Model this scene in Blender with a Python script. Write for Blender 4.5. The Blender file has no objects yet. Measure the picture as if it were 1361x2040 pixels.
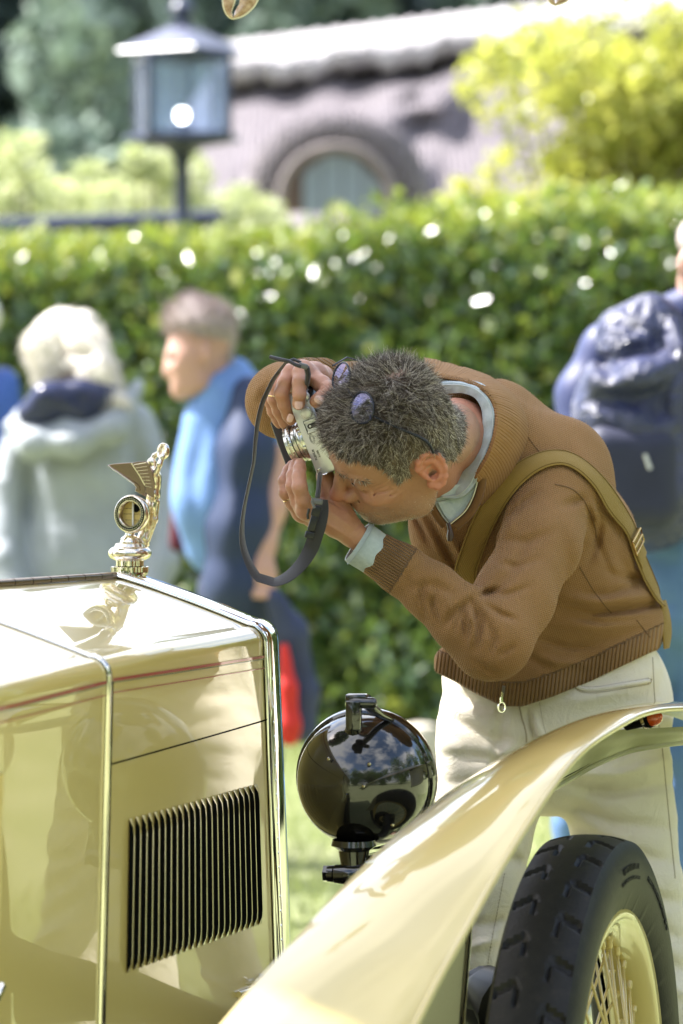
import bpy, bmesh, math, random
import numpy as np
from mathutils import Vector, Matrix
from mathutils.bvhtree import BVHTree
from mathutils.geometry import tessellate_polygon
R = math.radians
random.seed(7); rng = np.random.default_rng(7)
scene = bpy.context.scene
COL = scene.collection

# ---------------------------------------------------------------- camera
FPX = 7650.0
cam_d = bpy.data.cameras.new('camera'); cam = bpy.data.objects.new('camera', cam_d); COL.objects.link(cam)
cam.location = (0, 0, 1.5); cam.rotation_euler = (R(90), 0, 0)
cam_d.sensor_fit = 'VERTICAL'; cam_d.sensor_height = 36; cam_d.lens = 135
cam_d.shift_y = -270 / 2040; cam_d.clip_start = 0.1; cam_d.clip_end = 1500
cam_d.dof.use_dof = True; cam_d.dof.focus_distance = 5.5; cam_d.dof.aperture_fstop = 4.2
scene.camera = cam
# ---------------------------------------------------------------- sky, sun, exposure
SUN_DIR = Vector((-0.62, 0.20, 0.80)).normalized()      # towards the sun: behind, to the left, high
sun_el = math.asin(SUN_DIR.z); sun_az = math.atan2(SUN_DIR.x, SUN_DIR.y)
w = bpy.data.worlds.new('World'); scene.world = w; w.use_nodes = True
nt = w.node_tree; bg = nt.nodes['Background']
sky = nt.nodes.new('ShaderNodeTexSky'); sky.sky_type = 'NISHITA'; sky.sun_disc = False
sky.sun_elevation = sun_el; sky.sun_rotation = sun_az; sky.air_density = 1.0; sky.dust_density = 1.6; sky.ozone_density = 1.0
# broken bright cloud over the blue, everywhere alike
tc = nt.nodes.new('ShaderNodeTexCoord'); mp = nt.nodes.new('ShaderNodeMapping'); mp.inputs['Scale'].default_value = (1, 1, 2.2); nz = nt.nodes.new('ShaderNodeTexNoise'); nz.inputs['Scale'].default_value = 2.3; nz.inputs['Detail'].default_value = 6; nz.inputs['Roughness'].default_value = .55
nt.links.new(tc.outputs['Generated'], mp.inputs[0]); nt.links.new(mp.outputs[0], nz.inputs[0])
cr = nt.nodes.new('ShaderNodeValToRGB'); cr.color_ramp.elements[0].position = .44; cr.color_ramp.elements[1].position = .60; nt.links.new(nz.outputs['Fac'], cr.inputs[0])
cm = nt.nodes.new('ShaderNodeMix'); cm.data_type = 'RGBA'; cm.inputs[7].default_value = (6.4, 6.4, 6.5, 1); nt.links.new(cr.outputs[0], cm.inputs[0]); nt.links.new(sky.outputs[0], cm.inputs[6])
nt.links.new(cm.outputs[2], bg.inputs[0]); bg.inputs[1].default_value = 0.125
sd = bpy.data.lights.new('sun', 'SUN'); sd.energy = 5.0; sd.angle = R(0.5); sd.color = (1, 0.965, 0.92)
so = bpy.data.objects.new('sun', sd); COL.objects.link(so)
so.rotation_euler = SUN_DIR.to_track_quat('Z', 'Y').to_euler(); so.location = (0, 0, 30)
scene.view_settings.view_transform = 'Standard'; scene.view_settings.look = 'None'
scene.view_settings.gamma = 1; scene.view_settings.use_curve_mapping = False
scene.view_settings.exposure = 1.8
scene.cycles.max_bounces = 8; scene.cycles.transparent_max_bounces = 12
scene.cycles.use_denoising = True
scene.cycles.sample_clamp_indirect = 6

# ---------------------------------------------------------------- helpers
def P(px, py, d):
    "world point seen at photograph pixel px,py at distance d"
    return Vector(((px - 680.5) / FPX * d, d, 1.5 - (py - 750) / FPX * d))
TH = R(19); CT, ST = math.cos(TH), math.sin(TH)
def car(l, a, z):
    "car frame: l to the car's right, a forwards, z up"
    return Vector((-.31 + CT * l + ST * a, 5.7 - ST * l + CT * a, z))
def Pcar(px, py, l):
    u = (px - 680.5) / FPX
    a = (u * (5.7 - ST * l) + .31 - CT * l) / (ST - CT * u)
    y = 5.7 - ST * l + CT * a
    return Vector((u * y, y, 1.5 - (py - 750) / FPX * y)), a

def tag(o, label=None, cat=None, group=None, kind=None):
    if label: o['label'] = label
    if cat: o['category'] = cat
    if group: o['group'] = group
    if kind: o['kind'] = kind
    return o
def empty(name, loc=(0, 0, 0), label=None, cat=None, group=None):
    o = bpy.data.objects.new(name, None); COL.objects.link(o); o.location = loc; o.empty_display_size = .1
    tag(o, label, cat, group); return o
def link(name, me, mat=None, parent=None, smooth=True):
    o = bpy.data.objects.new(name, me); COL.objects.link(o)
    if mat is not None:
        for m in (mat if isinstance(mat, (list, tuple)) else [mat]): me.materials.append(m)
    if smooth: me.polygons.foreach_set('use_smooth', [True] * len(me.polygons))
    if parent is not None:
        o.parent = parent; o.matrix_parent_inverse = Matrix.Translation(parent.location).inverted() if parent.parent is None else Matrix()
    return o
def mesh_np(name, V, F):
    "V (n,3), F (m,k) numpy -> mesh"
    me = bpy.data.meshes.new(name); V = np.ascontiguousarray(V, dtype=np.float32); F = np.ascontiguousarray(F, dtype=np.int32)
    m, k = F.shape
    me.vertices.add(len(V)); me.vertices.foreach_set('co', V.ravel())
    me.loops.add(m * k); me.loops.foreach_set('vertex_index', F.ravel())
    me.polygons.add(m); me.polygons.foreach_set('loop_start', np.arange(0, m * k, k, dtype=np.int32))
    me.update(calc_edges=True); me.validate(); return me
def mesh_pd(name, verts, faces):
    me = bpy.data.meshes.new(name); me.from_pydata([tuple(v) for v in verts], [], faces); me.update(); return me
def grid_mesh(name, rows, closed=False, close_v=False, uv=True):
    "rows: list of equal-length lists of points"
    n = len(rows[0]); m = len(rows)
    V = [p for r in rows for p in r]; F = []
    for i in range(m - (0 if close_v else 1)):
        for j in range(n - (0 if closed else 1)):
            a = i * n + j; b = i * n + (j + 1) % n; c = ((i + 1) % m) * n + (j + 1) % n; d = ((i + 1) % m) * n + j
            F.append((a, b, c, d))
    return mesh_pd(name, V, F)
class MB:
    "collects boxes, tubes, lathes into one mesh"
    def __init__(s): s.V = []; s.F = []; s.M = []; s.mi = 0
    def add(s, V, F):
        b = len(s.V); s.V += [Vector(v) for v in V]; s.F += [tuple(i + b for i in f) for f in F]; s.M += [s.mi] * len(F)
    def box(s, c, size, rot=None, bev=0.0):
        bm = bmesh.new(); bmesh.ops.create_cube(bm, size=1.0)
        for v in bm.verts: v.co = Vector((v.co.x * size[0], v.co.y * size[1], v.co.z * size[2]))
        if bev: bmesh.ops.bevel(bm, geom=bm.edges[:], offset=bev, segments=2, affect='EDGES', profile=.5)
        Mx = (rot.to_4x4() if rot is not None else Matrix())
        bm.verts.ensure_lookup_table()
        s.add([Vector(c) + (Mx @ v.co) for v in bm.verts], [tuple(v.index for v in f.verts) for f in bm.faces]); bm.free()
    def tube(s, pts, rad, n=10, caps=True, flat=None):
        pts = [Vector(p) for p in pts]; rad = rad if isinstance(rad, (list, tuple)) else [rad] * len(pts)
        V = []; up = None
        for i, p in enumerate(pts):
            t = (pts[min(i + 1, len(pts) - 1)] - pts[max(i - 1, 0)]).normalized()
            if up is None:
                up = Vector((0, 0, 1)) if abs(t.z) < .9 else Vector((1, 0, 0))
            u = (up - t * up.dot(t)).normalized(); v = t.cross(u); up = u
            for k in range(n):
                a = 2 * math.pi * k / n; V.append(p + (u * math.cos(a) + v * math.sin(a)) * rad[i])
        F = [(i * n + k, i * n + (k + 1) % n, (i + 1) * n + (k + 1) % n, (i + 1) * n + k) for i in range(len(pts) - 1) for k in range(n)]
        if caps: F += [tuple(range(n))[::-1], tuple((len(pts) - 1) * n + k for k in range(n))]
        s.add(V, F)
    def lathe(s, prof, c, axis=(0, 0, 1), n=32, sx=1.0, ang0=0.0):
        "prof: (radius, height) pairs"
        ax = Vector(axis).normalized(); u = ax.orthogonal().normalized(); v = ax.cross(u); c = Vector(c); V = []
        for r, h in prof:
            for k in range(n):
                a = ang0 + 2 * math.pi * k / n; V.append(c + ax * h + (u * math.cos(a) + v * math.sin(a)) * r)
        F = [(i * n + k, i * n + (k + 1) % n, (i + 1) * n + (k + 1) % n, (i + 1) * n + k) for i in range(len(prof) - 1) for k in range(n)]
        s.add(V, F)
    def prism(s, poly, off):
        "poly: 3D planar points, extruded by off"
        n = len(poly); off = Vector(off); poly = [Vector(p) for p in poly]
        tris = tessellate_polygon([poly])
        V = poly + [p + off for p in poly]
        F = [tuple(t) for t in tris] + [tuple(i + n for i in t)[::-1] for t in tris]
        F += [(i, (i + 1) % n, (i + 1) % n + n, i + n) for i in range(n)]
        s.add(V, F)
    def build(s, name, mat, parent=None, smooth=True, auto=None):
        me = mesh_pd(name, s.V, s.F)
        bm = bmesh.new(); bm.from_mesh(me); bmesh.ops.recalc_face_normals(bm, faces=bm.faces[:]); bm.to_mesh(me); bm.free()
        o = link(name, me, mat, parent, smooth)
        if any(s.M): me.polygons.foreach_set('material_index', s.M)
        if smooth: 
            try: me.set_sharp_from_angle(angle=R(auto or 38))
            except Exception: pass
        return o
def ribbon(name, pts, width_vecs, thick_vecs, mat, parent):
    "strap: centre points, half-width vectors, half-thickness vectors; rounded slab section"
    rows = []
    for p, wv, tv in zip(pts, width_vecs, thick_vecs):
        rows.append([p - wv + tv * .4, p - wv * .92 + tv, p + wv * .92 + tv, p + wv + tv * .4, p + wv - tv * .4, p + wv * .92 - tv, p - wv * .92 - tv, p - wv - tv * .4])
    me = grid_mesh(name, rows, closed=True)
    o = link(name, me, mat, parent)
    try: me.set_sharp_from_angle(angle=R(50))
    except Exception: pass
    return o
def spline(pts, n):
    "Catmull-Rom resample of points (any dimension) to n samples"
    A = np.array([list(p) for p in pts], dtype=float); m = len(A)
    A2 = np.vstack([2 * A[0] - A[1], A, 2 * A[-1] - A[-2]]); out = []
    seg = np.linalg.norm(np.diff(A, axis=0), axis=1); cum = np.concatenate([[0], np.cumsum(seg)]); T = np.linspace(0, cum[-1], n)
    for t in T:
        i = min(max(int(np.searchsorted(cum, t, 'right')) - 1, 0), m - 2); u = (t - cum[i]) / max(seg[i], 1e-9)
        p0, p1, p2, p3 = A2[i], A2[i + 1], A2[i + 2], A2[i + 3]
        out.append(.5 * ((2 * p1) + (-p0 + p2) * u + (2 * p0 - 5 * p1 + 4 * p2 - p3) * u * u + (-p0 + 3 * p1 - 3 * p2 + p3) * u ** 3))
    return [tuple(o) for o in out]

# ---------------------------------------------------------------- materials
class Mat:
    def __init__(s, name, base=(.5, .5, .5), rough=.5, metal=0., coat=0., coat_rough=.03, sss=0., spec=.5, sheen=0., trans=0., ior=1.45):
        s.m = bpy.data.materials.new(name); s.m.use_nodes = True; s.nt = s.m.node_tree; s.b = s.nt.nodes['Principled BSDF']; b = s.b.inputs
        b['Base Color'].default_value = (*base, 1); b['Roughness'].default_value = rough; b['Metallic'].default_value = metal
        b['Coat Weight'].default_value = coat; b['Coat Roughness'].default_value = coat_rough
        b['Specular IOR Level'].default_value = spec; b['Sheen Weight'].default_value = sheen; b['Sheen Roughness'].default_value = .5
        b['Transmission Weight'].default_value = trans; b['IOR'].default_value = ior
        if sss: b['Subsurface Weight'].default_value = sss; b['Subsurface Radius'].default_value = (.012, .005, .003); b['Subsurface Scale'].default_value = 1
    def n(s, t, **k):
        x = s.nt.nodes.new(t)
        for a, v in k.items():
            if hasattr(x, a) and not a.startswith('i_'): setattr(x, a, v)
            else: x.inputs[a[2:].replace('_', ' ')].default_value = v
        return x
    def l(s, a, b): s.nt.links.new(a, b)
    def coords(s): 
        if not hasattr(s, '_c'): s._c = s.n('ShaderNodeTexCoord')
        return s._c.outputs['Object']
    def noise(s, scale, detail=4, rough=.55, dist=0.):
        x = s.n('ShaderNodeTexNoise'); x.inputs['Scale'].default_value = scale; x.inputs['Detail'].default_value = detail; x.inputs['Roughness'].default_value = rough; x.inputs['Distortion'].default_value = dist
        s.l(s.coords(), x.inputs['Vector']); return x.outputs['Fac']
    def ramp(s, fac, stops):
        r = s.n('ShaderNodeValToRGB'); e = r.color_ramp.elements
        while len(e) < len(stops): e.new(.5)
        for k, (p, c) in enumerate(stops): e[k].position = p; e[k].color = (*c, 1) if len(c) == 3 else c
        s.l(fac, r.inputs[0]); return r.outputs[0]
    def mix(s, fac, a, b, mode='MIX'):
        x = s.n('ShaderNodeMix'); x.data_type = 'RGBA'; x.blend_type = mode
        for sock, v in ((x.inputs[0], fac), (x.inputs[6], a), (x.inputs[7], b)):
            if isinstance(v, (int, float)): sock.default_value = v
            elif isinstance(v, tuple): sock.default_value = (*v, 1)
            else: s.l(v, sock)
        return x.outputs[2]
    def math(s, op, a, b=0.):
        x = s.n('ShaderNodeMath'); x.operation = op
        for sock, v in ((x.inputs[0], a), (x.inputs[1], b)):
            if isinstance(v, (int, float)): sock.default_value = v
            else: s.l(v, sock)
        return x.outputs[0]
    def attr(s, name):
        x = s.n('ShaderNodeAttribute'); x.attribute_name = name; return x.outputs['Fac']
    def base(s, c): s.l(c, s.b.inputs['Base Color']); return s
    def rough(s, c): s.l(c, s.b.inputs['Roughness']); return s
    def bump(s, h, dist=.001, strength=1.0):
        x = s.n('ShaderNodeBump'); x.inputs['Strength'].default_value = strength; x.inputs['Distance'].default_value = dist
        s.l(h, x.inputs['Height']); s.l(x.outputs[0], s.b.inputs['Normal']); return s
    def island(s):
        g = s.n('ShaderNodeNewGeometry'); return g.outputs['Random Per Island']
def vary(name, base, amount=.25, scale=8, rough=.5, bump=None, **k):
    M = Mat(name, base, rough, **k); f = M.noise(scale)
    d = tuple(c * (1 - amount) for c in base); h = tuple(min(1, c * (1 + amount)) for c in base)
    M.base(M.ramp(f, [(.3, d), (.7, h)]))
    if bump: M.bump(M.noise(bump[0], 3), bump[1], .8)
    return M.m
def leaf_mat(name, stops, rough=.35, trans=.45, spec=.5, tcol=None, coat=0.):
    M = Mat(name, stops[0][1], rough, spec=spec, coat=coat, coat_rough=.22); c = M.ramp(M.island(), stops); M.base(c)
    out = M.nt.nodes['Material Output']; t = M.n('ShaderNodeBsdfTranslucent'); tc = M.mix(.5, c, tcol or (.30, .42, .03)); M.l(tc, t.inputs[0])
    mx = M.n('ShaderNodeMixShader'); mx.inputs[0].default_value = trans; M.l(M.b.outputs[0], mx.inputs[1]); M.l(t.outputs[0], mx.inputs[2]); M.l(mx.outputs[0], out.inputs[0])
    return M.m

# ---------------------------------------------------------------- signed distance modelling
def smin(a, b, k):
    if k <= 0: return np.minimum(a, b)
    h = np.maximum(k - np.abs(a - b), 0) / k
    return np.minimum(a, b) - h * h * k * .25
class Field:
    def __init__(s, lo, hi, h):
        s.lo = np.array(lo, float); s.h = h; s.n = np.ceil((np.array(hi) - s.lo) / h).astype(int) + 1
        s.F = np.full(s.n, 1.0, np.float32); s.ax = [(s.lo[i] + h * np.arange(s.n[i])).astype(np.float32) for i in range(3)]
    def sub(s, lo, hi):
        a = np.clip(np.floor((np.array(lo) - s.lo) / s.h).astype(int), 0, s.n); b = np.clip(np.ceil((np.array(hi) - s.lo) / s.h).astype(int) + 1, 0, s.n)
        sl = tuple(slice(a[i], b[i]) for i in range(3))
        return sl, s.ax[0][sl[0]][:, None, None], s.ax[1][sl[1]][None, :, None], s.ax[2][sl[2]][None, None, :]
    def op(s, sl, d, k, mode):
        if mode == 'add': s.F[sl] = smin(s.F[sl], d, k)
        elif mode == 'sub': s.F[sl] = -smin(-s.F[sl], d, k)
    def cone(s, a, b, ra, rb, k=.01, mode='add', flat=None):
        a = np.array(a, float); b = np.array(b, float); m = max(ra, rb) * (max(1, flat[1]) if flat else 1) + k + 2 * s.h
        sl, X, Y, Z = s.sub(np.minimum(a, b) - m, np.maximum(a, b) + m)
        ab = b - a; L = max(float(ab @ ab), 1e-12)
        t = np.clip(((X - a[0]) * ab[0] + (Y - a[1]) * ab[1] + (Z - a[2]) * ab[2]) / L, 0, 1)
        qx = X - a[0] - t * ab[0]; qy = Y - a[1] - t * ab[1]; qz = Z - a[2] - t * ab[2]
        if flat:
            n = np.array(flat[0], float); n /= np.linalg.norm(n); c = (qx * n[0] + qy * n[1] + qz * n[2]) * (1 / flat[1] - 1)
            qx = qx + c * n[0]; qy = qy + c * n[1]; qz = qz + c * n[2]
        s.op(sl, np.sqrt(qx * qx + qy * qy + qz * qz) - (ra + (rb - ra) * t), k, mode)
    def chain(s, pts, k=.01, flat=None, mode='add'):
        "pts: (vec, r)"
        for (a, ra), (b, rb) in zip(pts[:-1], pts[1:]): s.cone(a, b, ra, rb, k, mode, flat)
    def ell(s, c, r, M=None, k=.01, mode='add'):
        c = np.array(c, float); r = np.array(r, float); m = r.max() + k + 2 * s.h
        sl, X, Y, Z = s.sub(c - m, c + m); X = X - c[0]; Y = Y - c[1]; Z = Z - c[2]
        if M is not None:
            M = np.array(M, float)  # columns = local axes
            X, Y, Z = (X * M[0, 0] + Y * M[1, 0] + Z * M[2, 0], X * M[0, 1] + Y * M[1, 1] + Z * M[2, 1], X * M[0, 2] + Y * M[1, 2] + Z * M[2, 2])
        k0 = np.sqrt((X / r[0]) ** 2 + (Y / r[1]) ** 2 + (Z / r[2]) ** 2); k1 = np.sqrt((X / r[0] ** 2) ** 2 + (Y / r[1] ** 2) ** 2 + (Z / r[2] ** 2) ** 2)
        s.op(sl, np.where(k1 > 1e-6, k0 * (k0 - 1) / np.maximum(k1, 1e-6), -r.min()), k, mode)
    def box(s, c, r, M=None, rad=.005, k=.01, mode='add'):
        c = np.array(c, float); m = float(np.linalg.norm(r)) + k + 2 * s.h
        sl, X, Y, Z = s.sub(c - m, c + m); X = X - c[0]; Y = Y - c[1]; Z = Z - c[2]
        if M is not None:
            M = np.array(M, float)
            X, Y, Z = (X * M[0, 0] + Y * M[1, 0] + Z * M[2, 0], X * M[0, 1] + Y * M[1, 1] + Z * M[2, 1], X * M[0, 2] + Y * M[1, 2] + Z * M[2, 2])
        qx = np.abs(X) - r[0] + rad; qy = np.abs(Y) - r[1] + rad; qz = np.abs(Z) - r[2] + rad
        d = np.sqrt(np.maximum(qx, 0) ** 2 + np.maximum(qy, 0) ** 2 + np.maximum(qz, 0) ** 2) + np.minimum(np.maximum(qx, np.maximum(qy, qz)), 0) - rad
        s.op(sl, d, k, mode)
    def fold(s, poly, amp, wid, ymax=99., ymin=-99.):
        "crease (amp<0) or ridge (amp>0) that follows a line on the near side; line in photograph pixels, amp and wid in metres"
        P2 = np.array(poly, float); pts = [P(a, b, (ymax + max(ymin, 0)) / 2 if ymax < 50 else 5.6) for a, b in poly]
        X = s.ax[0][:, None, None]; Y = s.ax[1][None, :, None]; Z = s.ax[2][None, None, :]
        px0, px1 = P2[:, 0].min() - wid * 3500, P2[:, 0].max() + wid * 3500
        py0, py1 = P2[:, 1].min() - wid * 3500, P2[:, 1].max() + wid * 3500
        ylo, yhi = max(s.ax[1][0], ymin), min(s.ax[1][-1], ymax)
        ym = (ylo + yhi) / 2
        lo = (min((px0 - 680.5) * ylo, (px0 - 680.5) * yhi) / FPX, ylo, min(1.5 - (py1 - 750) * ylo / FPX, 1.5 - (py1 - 750) * yhi / FPX))
        hi = (max((px1 - 680.5) * ylo, (px1 - 680.5) * yhi) / FPX, yhi, max(1.5 - (py0 - 750) * ylo / FPX, 1.5 - (py0 - 750) * yhi / FPX))
        sl, X, Y, Z = s.sub(lo, hi)
        U = 680.5 + X / Y * FPX; Vv = 750 + (1.5 - Z) / Y * FPX; best = None; n = len(P2) - 1
        for i in range(n):
            a = P2[i]; d = P2[i + 1] - a; L = d @ d
            t = np.clip(((U - a[0]) * d[0] + (Vv - a[1]) * d[1]) / L, 0, 1)
            e = (U - a[0] - t * d[0]) ** 2 + (Vv - a[1] - t * d[1]) ** 2
            g = (i + t) / n; wgt = np.sin(np.pi * np.clip(g * .9 + .05, 0, 1))
            if best is None: best, W = e, wgt
            else: W = np.where(e < best, wgt, W); best = np.minimum(best, e)
        ww = (wid * FPX / 5.6) ** 2
        s.F[sl] -= (amp * np.exp(-best / ww) * W).astype(np.float32)
    def mesh(s, smooth=1, lam=.5):
        F = s.F; h = s.h; S = F < 0
        cs = np.zeros(np.array(F.shape) - 1, np.int8); nx, ny, nz = cs.shape
        for i in (0, 1):
            for j in (0, 1):
                for k in (0, 1): cs += S[i:nx + i, j:ny + j, k:nz + k]
        act = (cs > 0) & (cs < 8); I, J, K = np.nonzero(act); idx = np.full(cs.shape, -1, np.int32); idx[I, J, K] = np.arange(len(I))
        acc = np.zeros((len(I), 3)); cnt = np.zeros(len(I))
        C = [(0, 0, 0), (1, 0, 0), (0, 1, 0), (1, 1, 0), (0, 0, 1), (1, 0, 1), (0, 1, 1), (1, 1, 1)]
        val = [F[I + a, J + b, K + c] for a, b, c in C]
        for p in range(8):
            for q in range(p + 1, 8):
                if sum(abs(C[p][i] - C[q][i]) for i in range(3)) != 1: continue
                va, vb = val[p], val[q]; m = (va < 0) != (vb < 0); t = np.where(m, va / np.where(m, va - vb, 1), 0)
                for ax in range(3): acc[:, ax] += np.where(m, C[p][ax] + t * (C[q][ax] - C[p][ax]), 0)
                cnt += m
        V = (np.stack([I, J, K], 1) + acc / cnt[:, None]) * h + s.lo; Q = []
        for ax in range(3):
            o = [(0, 1, 1), (1, 0, 1), (1, 1, 0)][ax]
            A = S[tuple(slice(0, -1) if i == ax else slice(1, -1) for i in range(3))]; B = S[tuple(slice(1, None) if i == ax else slice(1, -1) for i in range(3))]
            i0, j0, k0 = np.nonzero(A != B); sg = A[i0, j0, k0]; base = np.stack([i0, j0, k0], 1) + np.array(o)
            u, v = [(1, 2), (2, 0), (0, 1)][ax]; du = np.zeros(3, int); du[u] = 1; dv = np.zeros(3, int); dv[v] = 1
            g = lambda c: idx[c[:, 0], c[:, 1], c[:, 2]]
            q = np.stack([g(base - du - dv), g(base - dv), g(base), g(base - du)], 1)
            q[~sg] = q[~sg][:, ::-1]; Q.append(q)
        Q = np.concatenate(Q); Q = Q[(Q >= 0).all(1)]
        if smooth:
            E = np.concatenate([Q[:, [0, 1]], Q[:, [1, 2]], Q[:, [2, 3]], Q[:, [3, 0]]]); n = len(V); deg = np.bincount(E[:, 0], minlength=n) + np.bincount(E[:, 1], minlength=n)
            for it in range(smooth * 2):
                f = lam if it % 2 == 0 else -lam * 1.03
                nb = np.stack([np.bincount(E[:, 0], V[E[:, 1], c], n) + np.bincount(E[:, 1], V[E[:, 0], c], n) for c in range(3)], 1) / np.maximum(deg, 1)[:, None]
                V = V + f * (nb - V)
        return V, Q
def bvh(V, Q): return BVHTree.FromPolygons([tuple(v) for v in V], [tuple(int(i) for i in q) for q in Q])
def hit(tree, px, py, off=0.0):
    "first surface point seen at photograph pixel px,py, lifted off along the normal"
    o = Vector((0, 0, 1.5)); d = (P(px, py, 5) - o).normalized(); h = tree.ray_cast(o, d)
    if h[0] is None: return None, None
    n = h[1].normalized()
    if n.dot(d) > 0: n = -n
    return h[0] + n * off, n
def merge(parts):
    V = []; Q = []; b = 0
    for v, q in parts: V.append(v); Q.append(q + b); b += len(v)
    return np.concatenate(V), np.concatenate(Q)
def leaves(name, C, size, mat, parent, seed=1, droop=.3, aspect=.55, nrm=None, kind=None):
    "folded leaf blades scattered at centres C (n,3)"
    g = np.random.default_rng(seed); n = len(C); s = size * (.6 + .8 * g.random(n))[:, None]
    d = g.normal(size=(n, 3)); d[:, 2] -= droop; d /= np.linalg.norm(d, axis=1)[:, None]
    r = g.normal(size=(n, 3)) if nrm is None else nrm + 1.0 * g.normal(size=(n, 3))
    wv = np.cross(d, r); wv /= np.linalg.norm(wv, axis=1)[:, None]; nn = np.cross(wv, d)
    V = np.stack([C - d * s * .5, C + wv * s * aspect * .5 + nn * s * .08, C + d * s * .5 - nn * s * .1, C - wv * s * aspect * .5 + nn * s * .08], 1).reshape(-1, 3)
    i = np.arange(n)[:, None] * 4; F = np.concatenate([i + [[0, 1, 2]], i + [[0, 2, 3]]], 1).reshape(-1, 3)
    me = mesh_np(name, V, F); o = link(name, me, mat, parent, smooth=False)
    if kind: o['kind'] = kind
    return o
# ================================================================ SETTING
m_grass_ground = Mat('lawn_soil', (.10, .15, .03), .9)
m_grass_ground.base(m_grass_ground.ramp(m_grass_ground.noise(1.3, 6), [(.3, (.20, .235, .10)), (.55, (.265, .285, .14)), (.75, (.33, .335, .19))]))
m_grass_ground.bump(m_grass_ground.noise(60, 3), .02)
rows = []
xs = np.concatenate([-np.geomspace(400, 6, 14), np.linspace(-5, 5, 41), np.geomspace(6, 400, 14)]); ys = np.concatenate([-np.geomspace(300, 4, 12), np.linspace(-3, 20, 60), np.geomspace(21, 500, 18)])
for y in ys: rows.append([Vector((x, y, .015 * math.sin(x * 1.7 + y) * math.cos(y * 1.1) + (0 if y < 60 else 0))) for x in xs])
tag(link('lawn', grid_mesh('lawn', rows), m_grass_ground.m), kind='structure')
m_blade = leaf_mat('grass_blade', [(0, (.19, .245, .085)), (.5, (.27, .32, .12)), (1, (.36, .39, .17))], rough=.5, trans=.35, tcol=(.30, .36, .06))
n = 60000; C = np.stack([rng.uniform(-2.6, 3.0, n), rng.uniform(6.2, 15.8, n), np.full(n, .02)], 1)
def grass(C, name):
    n = len(C); h = (.035 + .045 * rng.random(n))[:, None]; d = rng.normal(size=(n, 3)) * [.45, .45, 0] + [0, 0, 1]; s = rng.normal(size=(n, 3)) * [1, 1, 0]; s /= np.linalg.norm(s, axis=1)[:, None]
    V = np.stack([C - s * .003, C + s * .003, C + d * h], 1).reshape(-1, 3); F = np.arange(3 * n).reshape(-1, 3)
    o = link(name, mesh_np(name, V, F), m_blade, smooth=False); return tag(o, 'short sunlit green grass of the lawn', 'grass', kind='stuff')
grass(C, 'grass')

# ---------------------------------------------------------------- hedge
def hedge_pt(u): return Vector((u, 15.5 - .5 * u, 0))
hx = Vector((1, -.5, 0)).normalized(); hn = Vector((-.5, -1, 0)).normalized()
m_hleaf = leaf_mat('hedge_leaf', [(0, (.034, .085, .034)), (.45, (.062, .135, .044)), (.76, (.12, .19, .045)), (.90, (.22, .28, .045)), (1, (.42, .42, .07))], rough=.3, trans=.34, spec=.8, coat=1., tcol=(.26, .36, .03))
hedge = empty('hedge', hedge_pt(0), 'tall clipped beech hedge with glossy leaves behind the visitors', 'hedge')
def htop(u): return 1.955 + .065 * (u + 1.4) * (1 if u > -1.4 else 0) + .03 * np.sin(u * 3.1) + .02 * np.sin(u * 7.3 + 1)
n = 62000; u = rng.uniform(-4.5, 5.5, n); z = rng.uniform(.03, 1, n) ** .93 * np.array([htop(t) for t in u]); dep = rng.random(n) ** 1.6 * .30 - .05 * np.sin(u * 5) * np.sin(z * 6)
C = np.stack([u, 15.5 - .5 * u, z], 1) - np.outer(dep - .05, hn) 
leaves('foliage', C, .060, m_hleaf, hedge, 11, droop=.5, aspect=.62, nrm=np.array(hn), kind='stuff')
n = 20000; u = rng.uniform(-4.5, 5.5, n); dep = rng.uniform(0, 1.0, n); zt = np.array([htop(t) for t in u]) + rng.random(n) ** 3 * .16 - rng.random(n) * .05
C = np.stack([u, 15.5 - .5 * u, zt], 1) - np.outer(dep, hn)
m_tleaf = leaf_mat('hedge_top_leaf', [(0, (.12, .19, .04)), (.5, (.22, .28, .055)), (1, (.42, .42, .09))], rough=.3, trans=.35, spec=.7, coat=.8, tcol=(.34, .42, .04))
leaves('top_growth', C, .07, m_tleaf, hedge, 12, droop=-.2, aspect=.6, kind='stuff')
mb = MB()
for i in range(22):
    uu = -4.4 + i * .47; b = hedge_pt(uu) - hn * .45
    mb.tube([b, b + Vector((.05, 0, .7)), b + Vector((-.04, .05, 1.5)), b + Vector((.05, 0, 1.95))], [.03, .025, .018, .008], 7)
mb.build('stem', vary('hedge_bark', (.08, .06, .045), .3, 20, .9), hedge)['kind'] = 'stuff'
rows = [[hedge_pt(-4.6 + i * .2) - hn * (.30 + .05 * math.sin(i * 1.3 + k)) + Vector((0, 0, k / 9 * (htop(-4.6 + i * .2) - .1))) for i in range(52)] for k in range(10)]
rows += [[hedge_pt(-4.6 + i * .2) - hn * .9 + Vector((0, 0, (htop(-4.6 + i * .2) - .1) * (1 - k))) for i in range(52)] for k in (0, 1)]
link('dark_core_sheet', grid_mesh('dark_core_sheet', rows), vary('hedge_core', (.022, .032, .012), .5, 18, .9, bump=(30, .05)), hedge)['kind'] = 'stuff'  # solid dark core sheet filling the depth behind the leaves

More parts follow.
